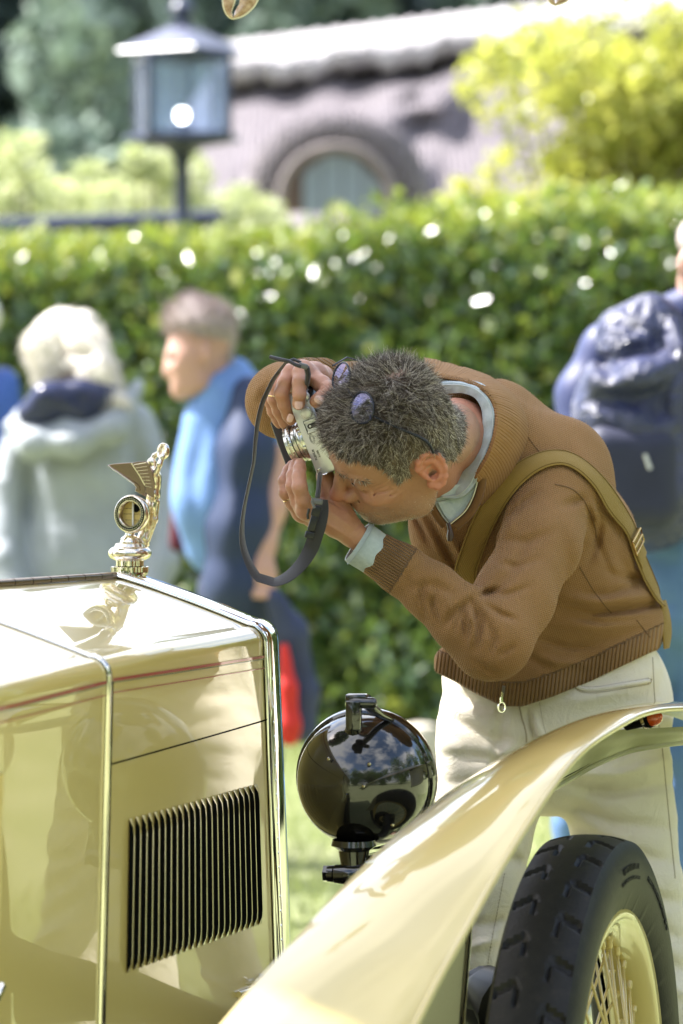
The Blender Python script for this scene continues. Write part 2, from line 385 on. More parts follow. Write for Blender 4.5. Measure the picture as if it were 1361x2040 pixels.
# ---------------------------------------------------------------- trees, shrubs
m_bark = vary('bark', (.10, .075, .055), .35, 14, .95, bump=(40, .01))
m_con = [leaf_mat('hazed_conifer_needles', [(0, (.08, .13, .10)), (.6, (.14, .20, .165)), (1, (.20, .26, .22))], .6, .2, tcol=(.12, .2, .12)),  # distance haze put into the needle colours as bluish, lifted greens
         leaf_mat('pale_hazed_needles', [(0, (.15, .21, .17)), (.6, (.23, .30, .245)), (1, (.32, .39, .32))], .6, .2, tcol=(.15, .22, .15)),
         leaf_mat('dark_hazed_needles', [(0, (.035, .06, .062)), (.6, (.06, .09, .088)), (1, (.10, .135, .12))], .6, .15, tcol=(.08, .13, .1))]
def conifer(x, y, h, r, mi, label, seed):
    g = np.random.default_rng(seed); t = empty('conifer_tree', (x, y, 0), label, 'tree', 'conifers beyond the thatched house')
    mb = MB(); mb.tube([(x, y, 0), (x + .05, y, h * .5), (x, y, h)], [.22, .14, .02], 9); mb.build('trunk', m_bark, t)
    n = 5200; f = g.random(n) ** .75; zz = .5 + (h - .5) * f; lay = np.sin(zz * 5.2) * .16 + .9; a = g.uniform(0, 2 * np.pi, n)
    rr = r * (1 - f) ** .8 * lay * (1 + .18 * np.sin(a * 5 + zz * 2)) * (.45 + .6 * g.random(n) ** .5)
    C = np.stack([x + rr * np.cos(a), y + rr * np.sin(a), zz - rr * .25], 1)
    leaves('crown', C, .42, m_con[mi], t, seed + 1, droop=.6, aspect=.5)
for i, (px, d, h, r, mi, lb) in enumerate([(-330, 44, 9.0, 2.2, 0, 'dark conifer furthest left beyond the hedge'), (-90, 42, 8.8, 2.0, 2, 'dark blue-green conifer at the left edge behind the lantern'),
        (215, 40, 8.3, 1.7, 1, 'pale grey-green conifer directly left of the lantern'), (70, 47, 9.8, 2.2, 2, 'very dark conifer seen between two paler ones at far left'), (500, 46, 9.6, 2.3, 0, 'conifer standing right behind the lantern roof'),
        (640, 43, 8.9, 1.9, 1, 'pale conifer above the left end of the thatched ridge'), (840, 47, 9.5, 2.3, 2, 'dark conifer above the middle of the thatched ridge'), (1060, 45, 9.2, 2.2, 0, 'conifer above the right of the thatched ridge'),
        (1330, 46, 9.4, 2.4, 2, 'dark conifer behind the ridge at the right edge'), (1620, 45, 9.2, 2.4, 0, 'conifer beyond the right end of the roof'), (350, 50, 10.2, 2.6, 2, 'deep green conifer hidden furthest behind the lantern'), (0, 52, 10.3, 2.8, 0, 'broad conifer in the second row at far left')]):
    p = P(px, 750, d); conifer(p.x, p.y, h, r, mi, lb, 100 + 3 * i)
def shrub(name, x, y, z0, w_, h, n, ls, mat, label, cat, seed, group=None, dy=.5, lean=0.):
    g = np.random.default_rng(seed); t = empty(name, (x, y, 0), label, cat, group); mb = MB()
    K = 46; cc = np.stack([g.normal(0, w_ * .42, K), g.normal(0, dy * .5, K), z0 + h * g.random(K) ** .8], 1)
    cc[:, 0] *= (1.15 - .6 * (cc[:, 2] - z0) / h); cc[:, 0] += lean * (cc[:, 2] - z0) / h
    for k in range(K):
        e = Vector((x + cc[k, 0], y + cc[k, 1], cc[k, 2])); b = Vector((x + cc[k, 0] * .15, y, 0)); mb.tube([b, b.lerp(e, .5) + Vector((0, 0, .15)), e], [.022, .014, .004], 6)
    mb.build('branch', m_bark, t)
    k = g.integers(0, K, n); rad = (w_ * .25) * (.6 + .5 * g.random(K))[k][:, None]; d = g.normal(size=(n, 3)); d /= np.linalg.norm(d, axis=1)[:, None]
    C = cc[k] + d * rad * (.35 + .65 * g.random((n, 1)) ** .4) * [1, .8, .9] + [x, y, 0]
    leaves('foliage', C, ls, mat, t, seed + 1, droop=.1, aspect=.6, kind='stuff')
m_lime = leaf_mat('lime_leaf', [(0, (.28, .33, .08)), (.5, (.44, .47, .13)), (1, (.66, .63, .24))], .35, .55, tcol=(.55, .55, .06))
m_pale = leaf_mat('pale_leaf', [(0, (.34, .40, .20)), (.5, (.52, .56, .32)), (1, (.78, .78, .62))], .4, .45, tcol=(.5, .55, .18))
p = P(1270, 250, 18.5); shrub('golden_shrub', p.x, p.y, 1.9, 1.25, 1.20, 9500, .07, m_lime, 'tall golden-green leafy shrub behind the right end of the hedge', 'shrub', 31, lean=.15)
p = P(1040, 300, 18.0); shrub('golden_shrub', p.x, p.y, 1.7, .75, .60, 3000, .07, m_lime, 'lower golden-green shrub just left of the tall one above the hedge', 'shrub', 35)
for i, (px, d, h, lb) in enumerate([(30, 21, 1.22, 'pale flowering shrub at the left edge above the hedge'), (165, 22, 1.10, 'pale shrub second from left with white blossom'), (300, 21.5, 1.15, 'pale shrub below the left corner of the lantern'), (430, 22.5, .98, 'pale shrub just right of the lamp post'), (530, 21.5, .72, 'low pale shrub left of the arched window')]):
    p = P(px, 450, d); shrub('pale_shrub', p.x, p.y, 1.55, .62, h, 2600, .075, m_pale, lb, 'shrub', 50 + 3 * i, 'pale shrubs above the hedge')
# big shade trees outside the frame: one over the car, others round the field behind the camera
m_canopy = leaf_mat('canopy_leaf', [(0, (.05, .09, .02)), (.6, (.08, .13, .03)), (1, (.13, .17, .04))], .4, .35)
def big_tree(x, y, h, r, n, ls, label, seed, zc=None, trunk=True, core=None):
    g = np.random.default_rng(seed); t = empty('shade_tree', (x, y, 0), label, 'tree', 'shade trees round the lawn'); mb = MB(); zc = zc or h * .47; r = r * (1.3 if n < 6000 else 1)
    mb.tube([(x, y, 0), (x + .1, y, zc * .5), (x, y, zc)], [.32, .24, .16], 10)
    K = 26; d = g.normal(size=(K, 3)); d /= np.linalg.norm(d, axis=1)[:, None]; cc = d * r * (.45 + .5 * g.random((K, 1))) * [1, 1, (h - zc) / r * .95] + [x, y, zc]
    for k in range(K): e = Vector(cc[k]); b = Vector((x, y, zc * .75)); mb.tube([b, b.lerp(e, .5) + Vector((0, 0, .2)), e], [.12, .07, .02], 6)
    mb.build('trunk', m_bark, t)
    k = g.integers(0, K, n); d = g.normal(size=(n, 3)); d /= np.linalg.norm(d, axis=1)[:, None]
    C = cc[k] + d * r * .38 * g.random((n, 1)) ** .4
    leaves('crown', C, ls, m_canopy, t, seed + 1, droop=.2, aspect=.7)
for i, (x, y, h, r) in enumerate([(-14, -10, 10, 4.5), (-5, -17, 11, 5), (5, -19, 12, 5.5), (13, -12, 10, 4.5), (17, -2, 11, 5), (18, 9, 10, 4.5), (15, 19, 9, 4), (-17, 0, 10, 4.5), (9, -26, 13, 6)]):
    big_tree(x, y, h, r, 5200, .5, ['broad tree far to the left behind the camera', 'tall round tree behind the camera to the left', 'tallest tree straight behind the camera', 'leafy tree behind the camera to the right', 'big tree on the right level with the camera', 'tree on the right beyond the car', 'small tree on the far right beyond the hedge', 'tree on the left level with the camera', 'very large tree furthest behind the camera'][i], 200 + 3 * i)

big_tree(-3.0, 6.45, 7.0, 1.30, 7500, .17, 'leafy tree whose crown shades the bonnet and the photographer', 290, zc=5.75)
# ---------------------------------------------------------------- thatched house
house = empty('thatched_house', P(800, 750, 29), 'low thatched cottage with an eyebrow dormer beyond the hedge', 'house')
m_th = Mat('thatch', (.30, .26, .27), .95)
wv = m_th.n('ShaderNodeTexWave'); wv.bands_direction = 'X'; wv.inputs['Scale'].default_value = 7; wv.inputs['Distortion'].default_value = 6; wv.inputs['Detail'].default_value = 4; m_th.l(m_th.coords(), wv.inputs[0])
m_th.base(m_th.mix(.5, m_th.ramp(m_th.noise(2.2, 6, .7), [(.3, (.20, .175, .20)), (.5, (.31, .27, .30)), (.72, (.41, .36, .385))]), m_th.ramp(wv.outputs[1], [(.2, (.22, .195, .22)), (.8, (.38, .335, .355))])))
m_th.bump(m_th.math('ADD', wv.outputs[1], m_th.noise(16, 5)), .09)
def rtop(px): return 110 - (px - 450) * .125 if px > 450 else 110 + (450 - px) * 1.35
rows = []
for k in range(26):
    t = k / 25; r = []
    for i in range(90):
        px = 240 + i * 18; y0 = rtop(px); py = 450 + (y0 - 450) * t
        d = 26.5 + 4.5 * t ** 1.1
        b = math.exp(-((px - 675) / 135) ** 2) * max(0, min(1, (py - 215) / 130)); b = b * b * (3 - 2 * b); d -= 2.4 * b
        b2 = math.exp(-(((py - (300 - .42 * (px - 620))) / 38) ** 2)) * max(0, min(1, (px - 600) / 120)) * max(0, min(1, (1010 - px) / 150)); d -= .75 * b2
        d += .10 * math.sin(px * .05 + py * .02) + .07 * math.sin(px * .013 - py * .06)
        r.append(P(px, py, d))
    rows.append(r)
roof = link('roof', grid_mesh('roof', rows), m_th.m, house)
md = roof.modifiers.new('thick', 'SOLIDIFY'); md.thickness = .3; md.offset = -1
rows = []
for i in range(110):
    px = 440 + i * 10; y0 = rtop(px) ; c = P(px, y0 + 10, 30.9); sc = .012 * math.sin(i * .9) + .014 * math.sin(i * 2.3 + 1) + .02 * math.sin(i * .31)
    prof = [(.1, -.02, 0), (-.35, -.07, 0), (-.8, -.17, 0), (-1.15, -.28 + sc, 0), (-1.28, -.38 + sc * 1.5, 0), (-1.22, -.50 + sc * 2, 0), (-1.0, -.52 + sc, 0), (-.6, -.40, 0), (0, -.3, 0), (.4, -.3, 0)]
    rows.append([c + Vector((0, a, b_ * .9 + .02 * math.sin(i * 1.7 + j))) for j, (a, b_, _) in enumerate([(p_[0] * 1.0, p_[1] + .18, 0) for p_ in prof])])
m_ridge = Mat('ridge_thatch', (.5, .47, .48), .95); m_ridge.base(m_ridge.ramp(m_ridge.noise(5, 6, .7), [(.3, (.50, .46, .49)), (.6, (.78, .74, .75))])); m_ridge.bump(m_ridge.noise(18, 4), .12)
link('ridge', grid_mesh('ridge', rows, closed=True), m_ridge.m, house)
# dormer: thatched lip, timber arch, recessed leaded window
arch = lambda s, o=0: [(545 - o + (1 - math.cos(a)) * (125 + o) * (1 if a < math.pi / 2 else 1), 420 - (140 + o) * math.sin(a) ** .8) for a in [math.pi * k / 16 for k in range(17)]]
mb = MB(); A = arch(0, 14); mb.tube([P(x, y, 23.9) for x, y in A], .16, 12); lip = mb.build('dormer_lip', m_th.m, house)
m_wood = vary('timber', (.19, .12, .09), .3, 12, .7)
mb = MB(); A = arch(0, -12); mb.tube([P(x, y, 23.35) for x, y in A], .028, 10); mb.build('dormer_frame', vary('weathered_reed', (.20, .17, .17), .3, 8, .9), house)
m_dk = vary('brown_reveal', (.11, .075, .06), .2, 6, .9); mb = MB(); A = arch(0, -18); mb.prism([P(x, y, 23.5) for x, y in A], (0, .3, 0)); win = mb.build('window', m_dk, house)
m_pane = Mat('leaded_glass', (.22, .26, .31), .3, spec=.8).m
for k in range(4):
    mb = MB(); x0 = 604 + k * 40
    yt = [420 - 112 * math.sin(max(.35, min(2.8, (x - 560) / 225 * math.pi))) ** .8 for x in (x0, x0 + 18, x0 + 37)]
    mb.prism([P(x0, 425, 23.42), P(x0 + 37, 425, 23.42), P(x0 + 37, yt[2], 23.42), P(x0 + 18, yt[1], 23.42), P(x0, yt[0], 23.42)], (0, .03, 0)); mb.build('pane', m_pane, win, smooth=False)
mb = MB(); a = P(250, 450, 26.9); b = P(1800, 450, 26.9); mb.box(((a.x + b.x) / 2, 28.9, a.z / 2), (b.x - a.x, 3.6, a.z + .1)); mb.build('wall', vary('render_wall', (.5, .47, .42), .1, 3, .9), house, smooth=False)

# ---------------------------------------------------------------- lantern on its post
m_iron = Mat('navy_iron', (.035, .045, .085), .35, spec=.6).m
m_iron_top = Mat('lantern_roof_paint', (.10, .11, .17), .35, spec=.6).m
LD = 18.0; lc = P(363, 200, LD); lamp = empty('lamp_post', (lc.x, lc.y, 0), 'dark iron lamp post with a lit four-sided lantern above the hedge', 'street lamp')
sc = LD / FPX; zz = lambda py: 1.5 - (py - 750) * sc
rotz = Matrix.Rotation(R(12), 3, 'Z')
mb = MB(); mb.lathe([(.001, zz(42)), (.30, zz(100)), (.31, zz(104)), (.27, zz(112)), (.001, zz(112))], (lc.x, lc.y, 0), n=4, ang0=R(45 + 12)); o = mb.build('lantern_roof', m_iron_top, lamp, smooth=False)
mb = MB(); mb.lathe([(0, zz(-6)), (.02, zz(-4)), (.05, zz(8)), (.06, zz(20)), (.045, zz(34)), (.03, zz(40)), (.06, zz(48)), (.05, zz(58))], (lc.x, lc.y, 0), n=20); mb.build('finial', m_iron, lamp)
for i, (sx, sy) in enumerate([(1, 1), (1, -1), (-1, -1), (-1, 1)]):
    c = rotz @ Vector((sx * .185, sy * .185, 0)); mb = MB(); mb.box((lc.x + c.x, lc.y + c.y, (zz(112) + zz(276)) / 2), (.03, .03, zz(112) - zz(276)), rotz, .004); mb.build('corner_post', m_iron, lamp)
    c = rotz @ Vector((0, .185, 0)); 
m_lg = Mat('rippled_lantern_glass', (.80, .87, .97), .05, spec=.8, trans=.97, ior=1.12)
o_ = m_lg.nt.nodes['Material Output']; mx = m_lg.n('ShaderNodeMixShader'); tp = m_lg.n('ShaderNodeBsdfTransparent'); tp.inputs[0].default_value = (.86, .92, 1, 1); gs = m_lg.n('ShaderNodeBsdfPrincipled'); gs.inputs['Base Color'].default_value = (.75, .82, .95, 1); gs.inputs['Roughness'].default_value = .15; mx.inputs[0].default_value = .14
m_lg.l(tp.outputs[0], mx.inputs[1]); m_lg.l(gs.outputs[0], mx.inputs[2]); m_lg.l(mx.outputs[0], o_.inputs[0]); m_lg = m_lg.m
for k in range(4):
    rk = rotz @ Matrix.Rotation(R(90 * k), 3, 'Z'); c = rk @ Vector((0, -.185, 0)); mb = MB(); mb.box((lc.x + c.x, lc.y + c.y, (zz(120) + zz(270)) / 2), (.335, .006, zz(120) - zz(270)), rk); mb.build('glass_pane', m_lg, lamp, smooth=False)
    mb = MB(); mb.box((lc.x + c.x, lc.y + c.y, zz(272)), (.36, .03, .03), rk, .004); mb.box((lc.x + c.x, lc.y + c.y, zz(116)), (.36, .03, .03), rk, .004); mb.box((lc.x + c.x * 1.01, lc.y + c.y * 1.01, (zz(120) + zz(270)) / 2), (.012, .014, zz(120) - zz(270)), rk); mb.build('pane_frame', m_iron, lamp)
mb = MB(); mb.lathe([(0, zz(270)), (.27, zz(272)), (.275, zz(280)), (.2, zz(286)), (.08, zz(296)), (.05, zz(310)), (.035, zz(330)), (.036, zz(420)), (.045, zz(440)), (.05, 1.3), (.07, .3), (.11, .05), (.11, 0)], (lc.x, lc.y, 0), n=20); mb.build('post', m_iron, lamp)
m_bulb = Mat('lit_bulb', (1, 1, 1), .4); m_bulb.b.inputs['Emission Color'].default_value = (1, .93, .8, 1); m_bulb.b.inputs['Emission Strength'].default_value = 7
mb = MB(); mb.lathe([(0, .03), (.02, .022), (.028, 0), (.02, -.022), (0, -.03)], (lc.x, lc.y, zz(230)), n=16); mb.build('bulb', m_bulb.m, lamp)
mb = MB(); mb.tube([(lc.x, lc.y, zz(270)), (lc.x, lc.y, zz(243))], .02, 10); mb.build('bulb_holder', m_iron, lamp)
# low dark railing to the left of the post
rail = empty('iron_railing', P(150, 750, 18.6), 'dark blue iron railing running left from the lamp post', 'railing')
mb = MB(); a = P(-300, 462, 18.7); b = P(440, 434, 18.4); mb.tube([a, b], .04, 8); mb.tube([a - Vector((0, 0, 1)), b - Vector((0, 0, 1))], .03, 8); mb.build('top_rail', m_iron, rail)
for k in range(11): p = a.lerp(b, k / 10); mb = MB(); mb.tube([(p.x, p.y, 0), p], .012, 6); mb.build('upright', m_iron, rail)
# pale bollard by the hedge
mb = MB(); c = P(836, 1500, 14.2); mb.lathe([(.07, -1), (.07, .10), (.06, .13), (.03, .15), (0, .152)], c, n=20)
mb = MB(); zt = P(836, 1440, 14.2).z; mb.lathe([(.085, 0), (.08, zt - .05), (.06, zt - .01), (0, zt)], (c.x, c.y, 0), n=20); o = mb.build('stone_bollard', vary('bollard_stone', (.55, .50, .42), .15, 10, .9)); tag(o, 'pale rounded stone bollard at the foot of the hedge', 'bollard')

# ================================================================ VISITORS BEHIND
def Mt(name, base, rough=.75, **k): return vary(name, base, .12, 9, rough, **k)
m_skin_b = Mat('fair_skin', (.50, .29, .235), .5, sss=.15).m
def part(field, name, mat, parent, smooth=2):
    V, Q = field.mesh(smooth); return link(name, mesh_np(name, V, Q), mat, parent)
def tuft(f, mat, par, n, ln, dr):
    V, Q = f.mesh(1); g = np.random.default_rng(n); c = V[g.integers(0, len(V), n)]; d = c - V.mean(0); d = d / np.linalg.norm(d, axis=1)[:, None] * .6 + np.array(dr) + g.normal(size=(n, 3)) * .25; d /= np.linalg.norm(d, axis=1)[:, None]
    s = np.cross(d, g.normal(size=(n, 3))); s /= np.linalg.norm(s, axis=1)[:, None]; h = ln * (.5 + .7 * g.random(n))[:, None]; W = np.stack([c - s * .0016, c + s * .0016, c + d * h], 1).reshape(-1, 3)
    link('loose_hair', mesh_np('loose_hair', W, np.arange(3 * n).reshape(-1, 3)), mat, par, smooth=False)['kind'] = 'stuff'
def shoes2(f, mat, par):
    V, Q = f.mesh(2); mid = (V[:, 0].min() + V[:, 0].max()) / 2
    for sg in (-1, 1):
        q = Q[(V[Q[:, 0], 0] - mid) * sg > 0]; u_, inv = np.unique(q, return_inverse=True); link('shoe', mesh_np('shoe', V[u_], inv.reshape(q.shape)), mat, par)
def K_(px, py, d, r): return (P(px, py, d), r * d / FPX)
# --- woman with tied grey hair, pale coat with navy hood lining (seen from behind)
D = 11.6; per = empty('person', P(165, 750, D) * Vector((1, 1, 0)) if False else Vector((P(165, 750, D).x, D, 0)), 'woman with tied pale hair seen from behind in a pale green-grey hooded coat', 'person')
def c_(px, py, r, dd=0): return (P(px, py, D + dd), r * D / FPX)
f = Field((-1.15, D - .4, .0), (-.35, D + .4, 1.85), .012)
f.chain([c_(135, 690, 62, .0), c_(130, 730, 50, .02)], .03); f.chain([c_(140, 740, 38, .03), c_(155, 830, 42, .03)], .03); f.chain([c_(160, 830, 45), c_(165, 1000, 60), c_(155, 1180, 80)], .03)
for s, px in ((-1, 110), (1, 200)): f.chain([(P(px, 1150, D), .09), (Vector((P(px, 0, D).x, D, .5)), .06), (Vector((P(px, 0, D).x, D, .1)), .045), (Vector((P(px, 0, D).x, D - .14, .05)), .04)], .02)
part(f, 'body', m_skin_b, per)
f = Field((-1.3, D - .5, .55), (-.3, D + .5, 1.6), .012)
f.chain([c_(170, 850, 110), c_(170, 960, 128), c_(165, 1100, 145), c_(160, 1300, 160)], .06, flat=((0, 1, 0), .72))
for a in (-1, 1): 
    x0 = 165 + a * 100; f.chain([c_(x0, 850, 48), c_(x0 + a * 48, 980, 42, -.03), c_(x0 + a * 52, 1120, 38, -.12), c_(x0 + a * 20, 1230, 30, -.2)], .03)
for q in range(5): f.fold([(90 + q * 45, 930), (80 + q * 48, 1150)], -.02, .02, D, D - .5)
f.fold([(262, 860), (285, 960), (300, 1120)], -.03, .012, D, D - .5); f.fold([(70, 870), (60, 980), (50, 1120)], -.03, .012, D, D - .5)
m_coat = Mt('pale_raincoat', (.30, .33, .36), .6, bump=(14, .014)); part(f, 'coat', m_coat, per)
f = Field((-1.2, D - .45, 1.1), (-.4, D + .2, 1.6), .010)   # hood lying on the back
f.chain([c_(25, 850, 18, -.12), c_(70, 885, 30, -.17), c_(150, 890, 34, -.20), c_(225, 855, 28, -.18), c_(275, 770, 14, -.10)], .05)
f.chain([c_(60, 850, 30, -.08), c_(150, 860, 44, -.12), c_(220, 820, 30, -.1)], .05); f.fold([(80, 905), (150, 925), (230, 885)], -.02, .02, D, D - .5); part(f, 'hood', m_coat, per)
f = Field((-1.15, D - .4, 1.15), (-.4, D + .2, 1.62), .010)
f.chain([c_(62, 822, 28, -.15), c_(100, 800, 36, -.17), c_(160, 800, 40, -.17), c_(205, 790, 30, -.15), c_(225, 775, 18, -.12)], .04); f.fold([(60, 800), (160, 830)], -.02, .015, D, D - .5); f.fold([(110, 775), (190, 815)], -.02, .015, D, D - .5)
part(f, 'hood_lining', Mt('navy_satin', (.022, .028, .075), .25), per)
m_hair_g = Mat('pale_hair', (.74, .69, .62), .4, spec=.6); m_hair_g.bump(m_hair_g.noise(60, 2), .006); m_hair_g = m_hair_g.m
f = Field((-1.15, D - .4, 1.2), (-.4, D + .3, 1.8), .009)
f.ell(P(128, 682, D), (.098, .11, .104), k=.03); f.chain([c_(90, 690, 42, -.02), c_(95, 740, 30, -.02)], .03); f.chain([c_(165, 690, 42, -.10), c_(195, 735, 30, -.14), c_(210, 790, 20, -.16), c_(245, 800, 14, -.17)], .03)
f.chain([c_(170, 640, 22, -.02), c_(185, 700, 26, -.08), c_(235, 770, 12, -.13)], .02)
for q in range(5): f.fold([(80 + q * 18, 640), (120 + q * 14, 700), (185, 712)], -.012, .006, D, D - .5)
part(f, 'hair', m_hair_g, per); tuft(f, m_hair_g, per, 3500, .040, (.35, -.2, -.9))
# --- man in sky-blue polo and navy waistcoat
D = 10.6; mx = P(450, 750, D).x; per = empty('person', (mx, D, 0), 'man with short fair hair in a sky-blue polo and open navy waistcoat', 'person')
f = Field((mx - .42, D - .45, 0), (mx + .42, D + .4, 1.8), .010)
f.chain([c_(400, 674, 64), c_(382, 722, 50, -.01), c_(376, 756, 32, -.02)], .03); f.chain([c_(342, 716, 8, -.02), c_(333, 743, 11, -.02)], .015); f.ell(P(412, 706, D - .092), (.010, .012, .030), k=.006); f.ell(P(350, 714, D - .04), (.022, .02, .012), k=.01, mode='sub'); f.chain([c_(352, 766, 10, -.02), c_(356, 782, 13, -.02)], .01); f.chain([c_(366, 775, 17, -.03), c_(400, 762, 17, -.05)], .03)
f.chain([c_(425, 735, 40, .03), c_(450, 800, 48, .03), c_(520, 840, 34, 0), c_(540, 900, 38, -.04)], .03)
f.chain([c_(540, 900, 40, -.04), c_(535, 1010, 36, -.08), c_(524, 1080, 26, -.12), c_(522, 1130, 22, -.14)], .02)
f.ell(P(522, 1155, D - .14), (.045, .03, .055), k=.02)
for q in range(4): f.chain([c_(506 + q * 11, 1160, 8, -.14), c_(508 + q * 9, 1188, 7, -.17)], .008)
f.chain([c_(500, 1140, 8, -.15), c_(492, 1172, 7, -.17)], .01)
part(f, 'body', m_skin_b, per)
f = Field((mx - .42, D - .4, .8), (mx + .42, D + .4, 1.62), .012)
f.chain([c_(445, 815, 66), c_(436, 930, 78), c_(430, 1000, 80, -.02), c_(438, 1080, 72)], .05, flat=((0, 1, 0), .85)); f.chain([c_(505, 790, 44), c_(535, 860, 42, -.03), c_(540, 920, 42, -.04)], .03); f.chain([c_(408, 840, 40, -.02), c_(404, 980, 46, -.02)], .04); f.fold([(400, 860), (385, 960), (395, 1060)], -.012, .010, D, D - .5); f.fold([(430, 830), (420, 960)], .010, .010, D, D - .5)
f.chain([c_(430, 775, 32, -.02), c_(470, 745, 34, .03)], .03)
part(f, 'polo_shirt', Mt('sky_blue_cotton', (.15, .27, .56), .7), per)
f = Field((mx - .45, D - .4, .7), (mx + .45, D + .45, 1.62), .012)
f.chain([c_(500, 790, 42, -.03), c_(484, 900, 62, -.06), c_(476, 1040, 68, -.06), c_(478, 1160, 66, -.03), c_(482, 1230, 60)], .05, flat=((0, 1, 0), 1.5)); f.chain([c_(400, 820, 14, .10), c_(378, 950, 18, .10), c_(362, 1080, 24, .12)], .04)
f.fold([(440, 800), (425, 950), (425, 1100)], -.02, .02, D, D - .5); f.fold([(500, 900), (490, 1150)], -.012, .015, D, D - .5)
wm = Mat('navy_quilt', (.018, .032, .085), .7); part(f, 'waistcoat', wm.m, per)
f = Field((mx - .3, D - .3, .9), (mx + .1, D + .3, 1.6), .012); f.chain([c_(400, 800, 10, .04), c_(378, 870, 12, .06), c_(356, 960, 12, .08), c_(352, 1085, 16, .08)], .02)
part(f, 'waistcoat_lining', Mt('maroon_lining', (.10, .008, .02), .6), per)
f = Field((mx - .3, D - .3, .0), (mx + .35, D + .3, 1.1), .014)
f.chain([c_(470, 1180, 78), c_(470, 1300, 74)], .05)
for q, px in enumerate((430, 505)): f.chain([c_(px, 1300, 50), (Vector((P(px, 0, D).x, D, .45)), .075), (Vector((P(px, 0, D).x, D, .08)), .06)], .03)
part(f, 'trousers', Mt('navy_trousers', (.025, .035, .075), .8), per)
f = Field((mx - .3, D - .35, -.02), (mx + .35, D + .2, .16), .01)
for px in (430, 505): f.chain([(Vector((P(px, 0, D).x, D, .05)), .045), (Vector((P(px, 0, D).x - .02, D - .2, .04)), .04)], .02)
shoes2(f, Mt('brown_leather', (.08, .045, .03), .4), per)
f = Field((mx - .35, D - .3, 1.35), (mx + .2, D + .3, 1.8), .008)
f.ell(P(404, 650, D), (.094, .094, .066), M=[[.94, 0, .34], [0, 1, 0], [-.34, 0, .94]], k=.03); f.chain([c_(352, 648, 18, -.01), c_(385, 622, 24, -.01), c_(430, 640, 28)], .03); f.chain([c_(442, 680, 26, .01), c_(450, 715, 18, .01)], .03)
hm = Mat('greying_fair_hair', (.42, .35, .34), .5); hm.bump(hm.noise(50, 2), .006); part(f, 'hair', hm.m, per)
tuft(f, hm.m, per, 2600, .035, (-.6, -.2, .6))
# jacket hanging from his hand
f = Field((P(500, 0, D).x, D - .35, .35), (P(660, 0, D).x, D + .1, 1.1), .010)
f.chain([c_(545, 1190, 20, -.16), c_(580, 1260, 32, -.14), c_(600, 1380, 34, -.12), c_(602, 1450, 30, -.12)], .03, flat=((0, 1, 0), .7)); f.fold([(560, 1220), (600, 1440)], -.015, .008, D, D - .5)
jk = part(f, 'folded_jacket', Mt('navy_shell_fabric', (.03, .04, .10), .5), None); tag(jk, 'navy jacket with a red lining hanging from the hand of the man in blue polo', 'jacket')
f = Field((P(510, 0, D).x, D - .35, .35), (P(640, 0, D).x, D + .1, 1.1), .009); f.chain([c_(566, 1290, 10, -.19), c_(574, 1370, 17, -.2), c_(576, 1445, 22, -.2), c_(577, 1468, 18, -.2)], .02); part(f, 'lining', Mt('red_lining', (.55, .02, .015), .6), jk)
# --- person at the left edge in blue
D = 12.2; per = empty('person', (P(-40, 0, D).x, D, 0), 'person in a bright blue jacket cut off by the left edge', 'person')
f = Field((-1.9, D - .4, 0), (-.9, D + .4, 1.85), .014); f.chain([c_(-60, 640, 55), c_(-60, 690, 45)], .03); f.chain([c_(-60, 720, 34), c_(-55, 780, 40), c_(-60, 1200, 60)], .03)
for px in (-85, -35): f.chain([c_(px, 1200, 50), (Vector((P(px, 0, D).x, D, .08)), .05)], .02)
part(f, 'body', m_skin_b, per)
f = Field((-1.9, D - .4, .6), (-.9, D + .4, 1.6), .014); f.chain([c_(-60, 810, 80), c_(-60, 1000, 90), c_(-60, 1200, 95)], .06); f.chain([c_(5, 765, 34), c_(18, 870, 32), c_(0, 1000, 28, -.1)], .04); f.chain([c_(-125, 765, 34), c_(-140, 870, 32), c_(-120, 1000, 28, -.1)], .04)
part(f, 'jacket', Mt('bright_blue_nylon', (.04, .10, .36), .45), per)
f = Field((-1.9, D - .4, 1.5), (-.9, D + .4, 1.85), .014); f.ell(P(-60, 630, D), (.1, .11, .09)); part(f, 'hair', m_hair_g, per)
# --- man with navy rucksack at right
D = 8.7; bx = P(1345, 0, D).x; per = empty('person', (bx, D, 0), 'man in navy jacket and jeans carrying a rucksack, cut off by the right edge', 'person')
f = Field((bx - .35, D - .4, .9), (bx + .35, D + .4, 1.95), .012); f.chain([c_(1422, 500, 64, -.02), c_(1410, 540, 50, -.02)], .03); f.ell(P(1364, 525, D - .05), (.018, .02, .032), k=.01); f.chain([c_(1400, 570, 50), c_(1400, 650, 55)], .03); part(f, 'body', m_skin_b, per)
f = Field((bx - .5, D - .4, .9), (bx + .5, D + .4, 1.75), .012); f.chain([c_(1395, 640, 62), c_(1390, 800, 150, .03), c_(1370, 1000, 150, .03), c_(1370, 1060, 140, .03)], .06, flat=((0, 1, 0), .8))
f.chain([c_(1290, 650, 52, .02), c_(1215, 700, 54, .02), c_(1172, 790, 60, .02), c_(1170, 900, 54, -.02), c_(1230, 1010, 44, -.08)], .04); f.chain([c_(1490, 700, 50), c_(1530, 900, 50), c_(1500, 1050, 44, -.1)], .04); f.chain([c_(1340, 620, 34), c_(1400, 600, 42)], .04)
part(f, 'jacket', Mt('navy_jacket', (.03, .04, .12), .5), per)
f = Field((bx - .5, D - .4, 0), (bx + .5, D + .4, 1.25), .014); f.chain([c_(1350, 1060, 120), c_(1350, 1200, 125)], .06)
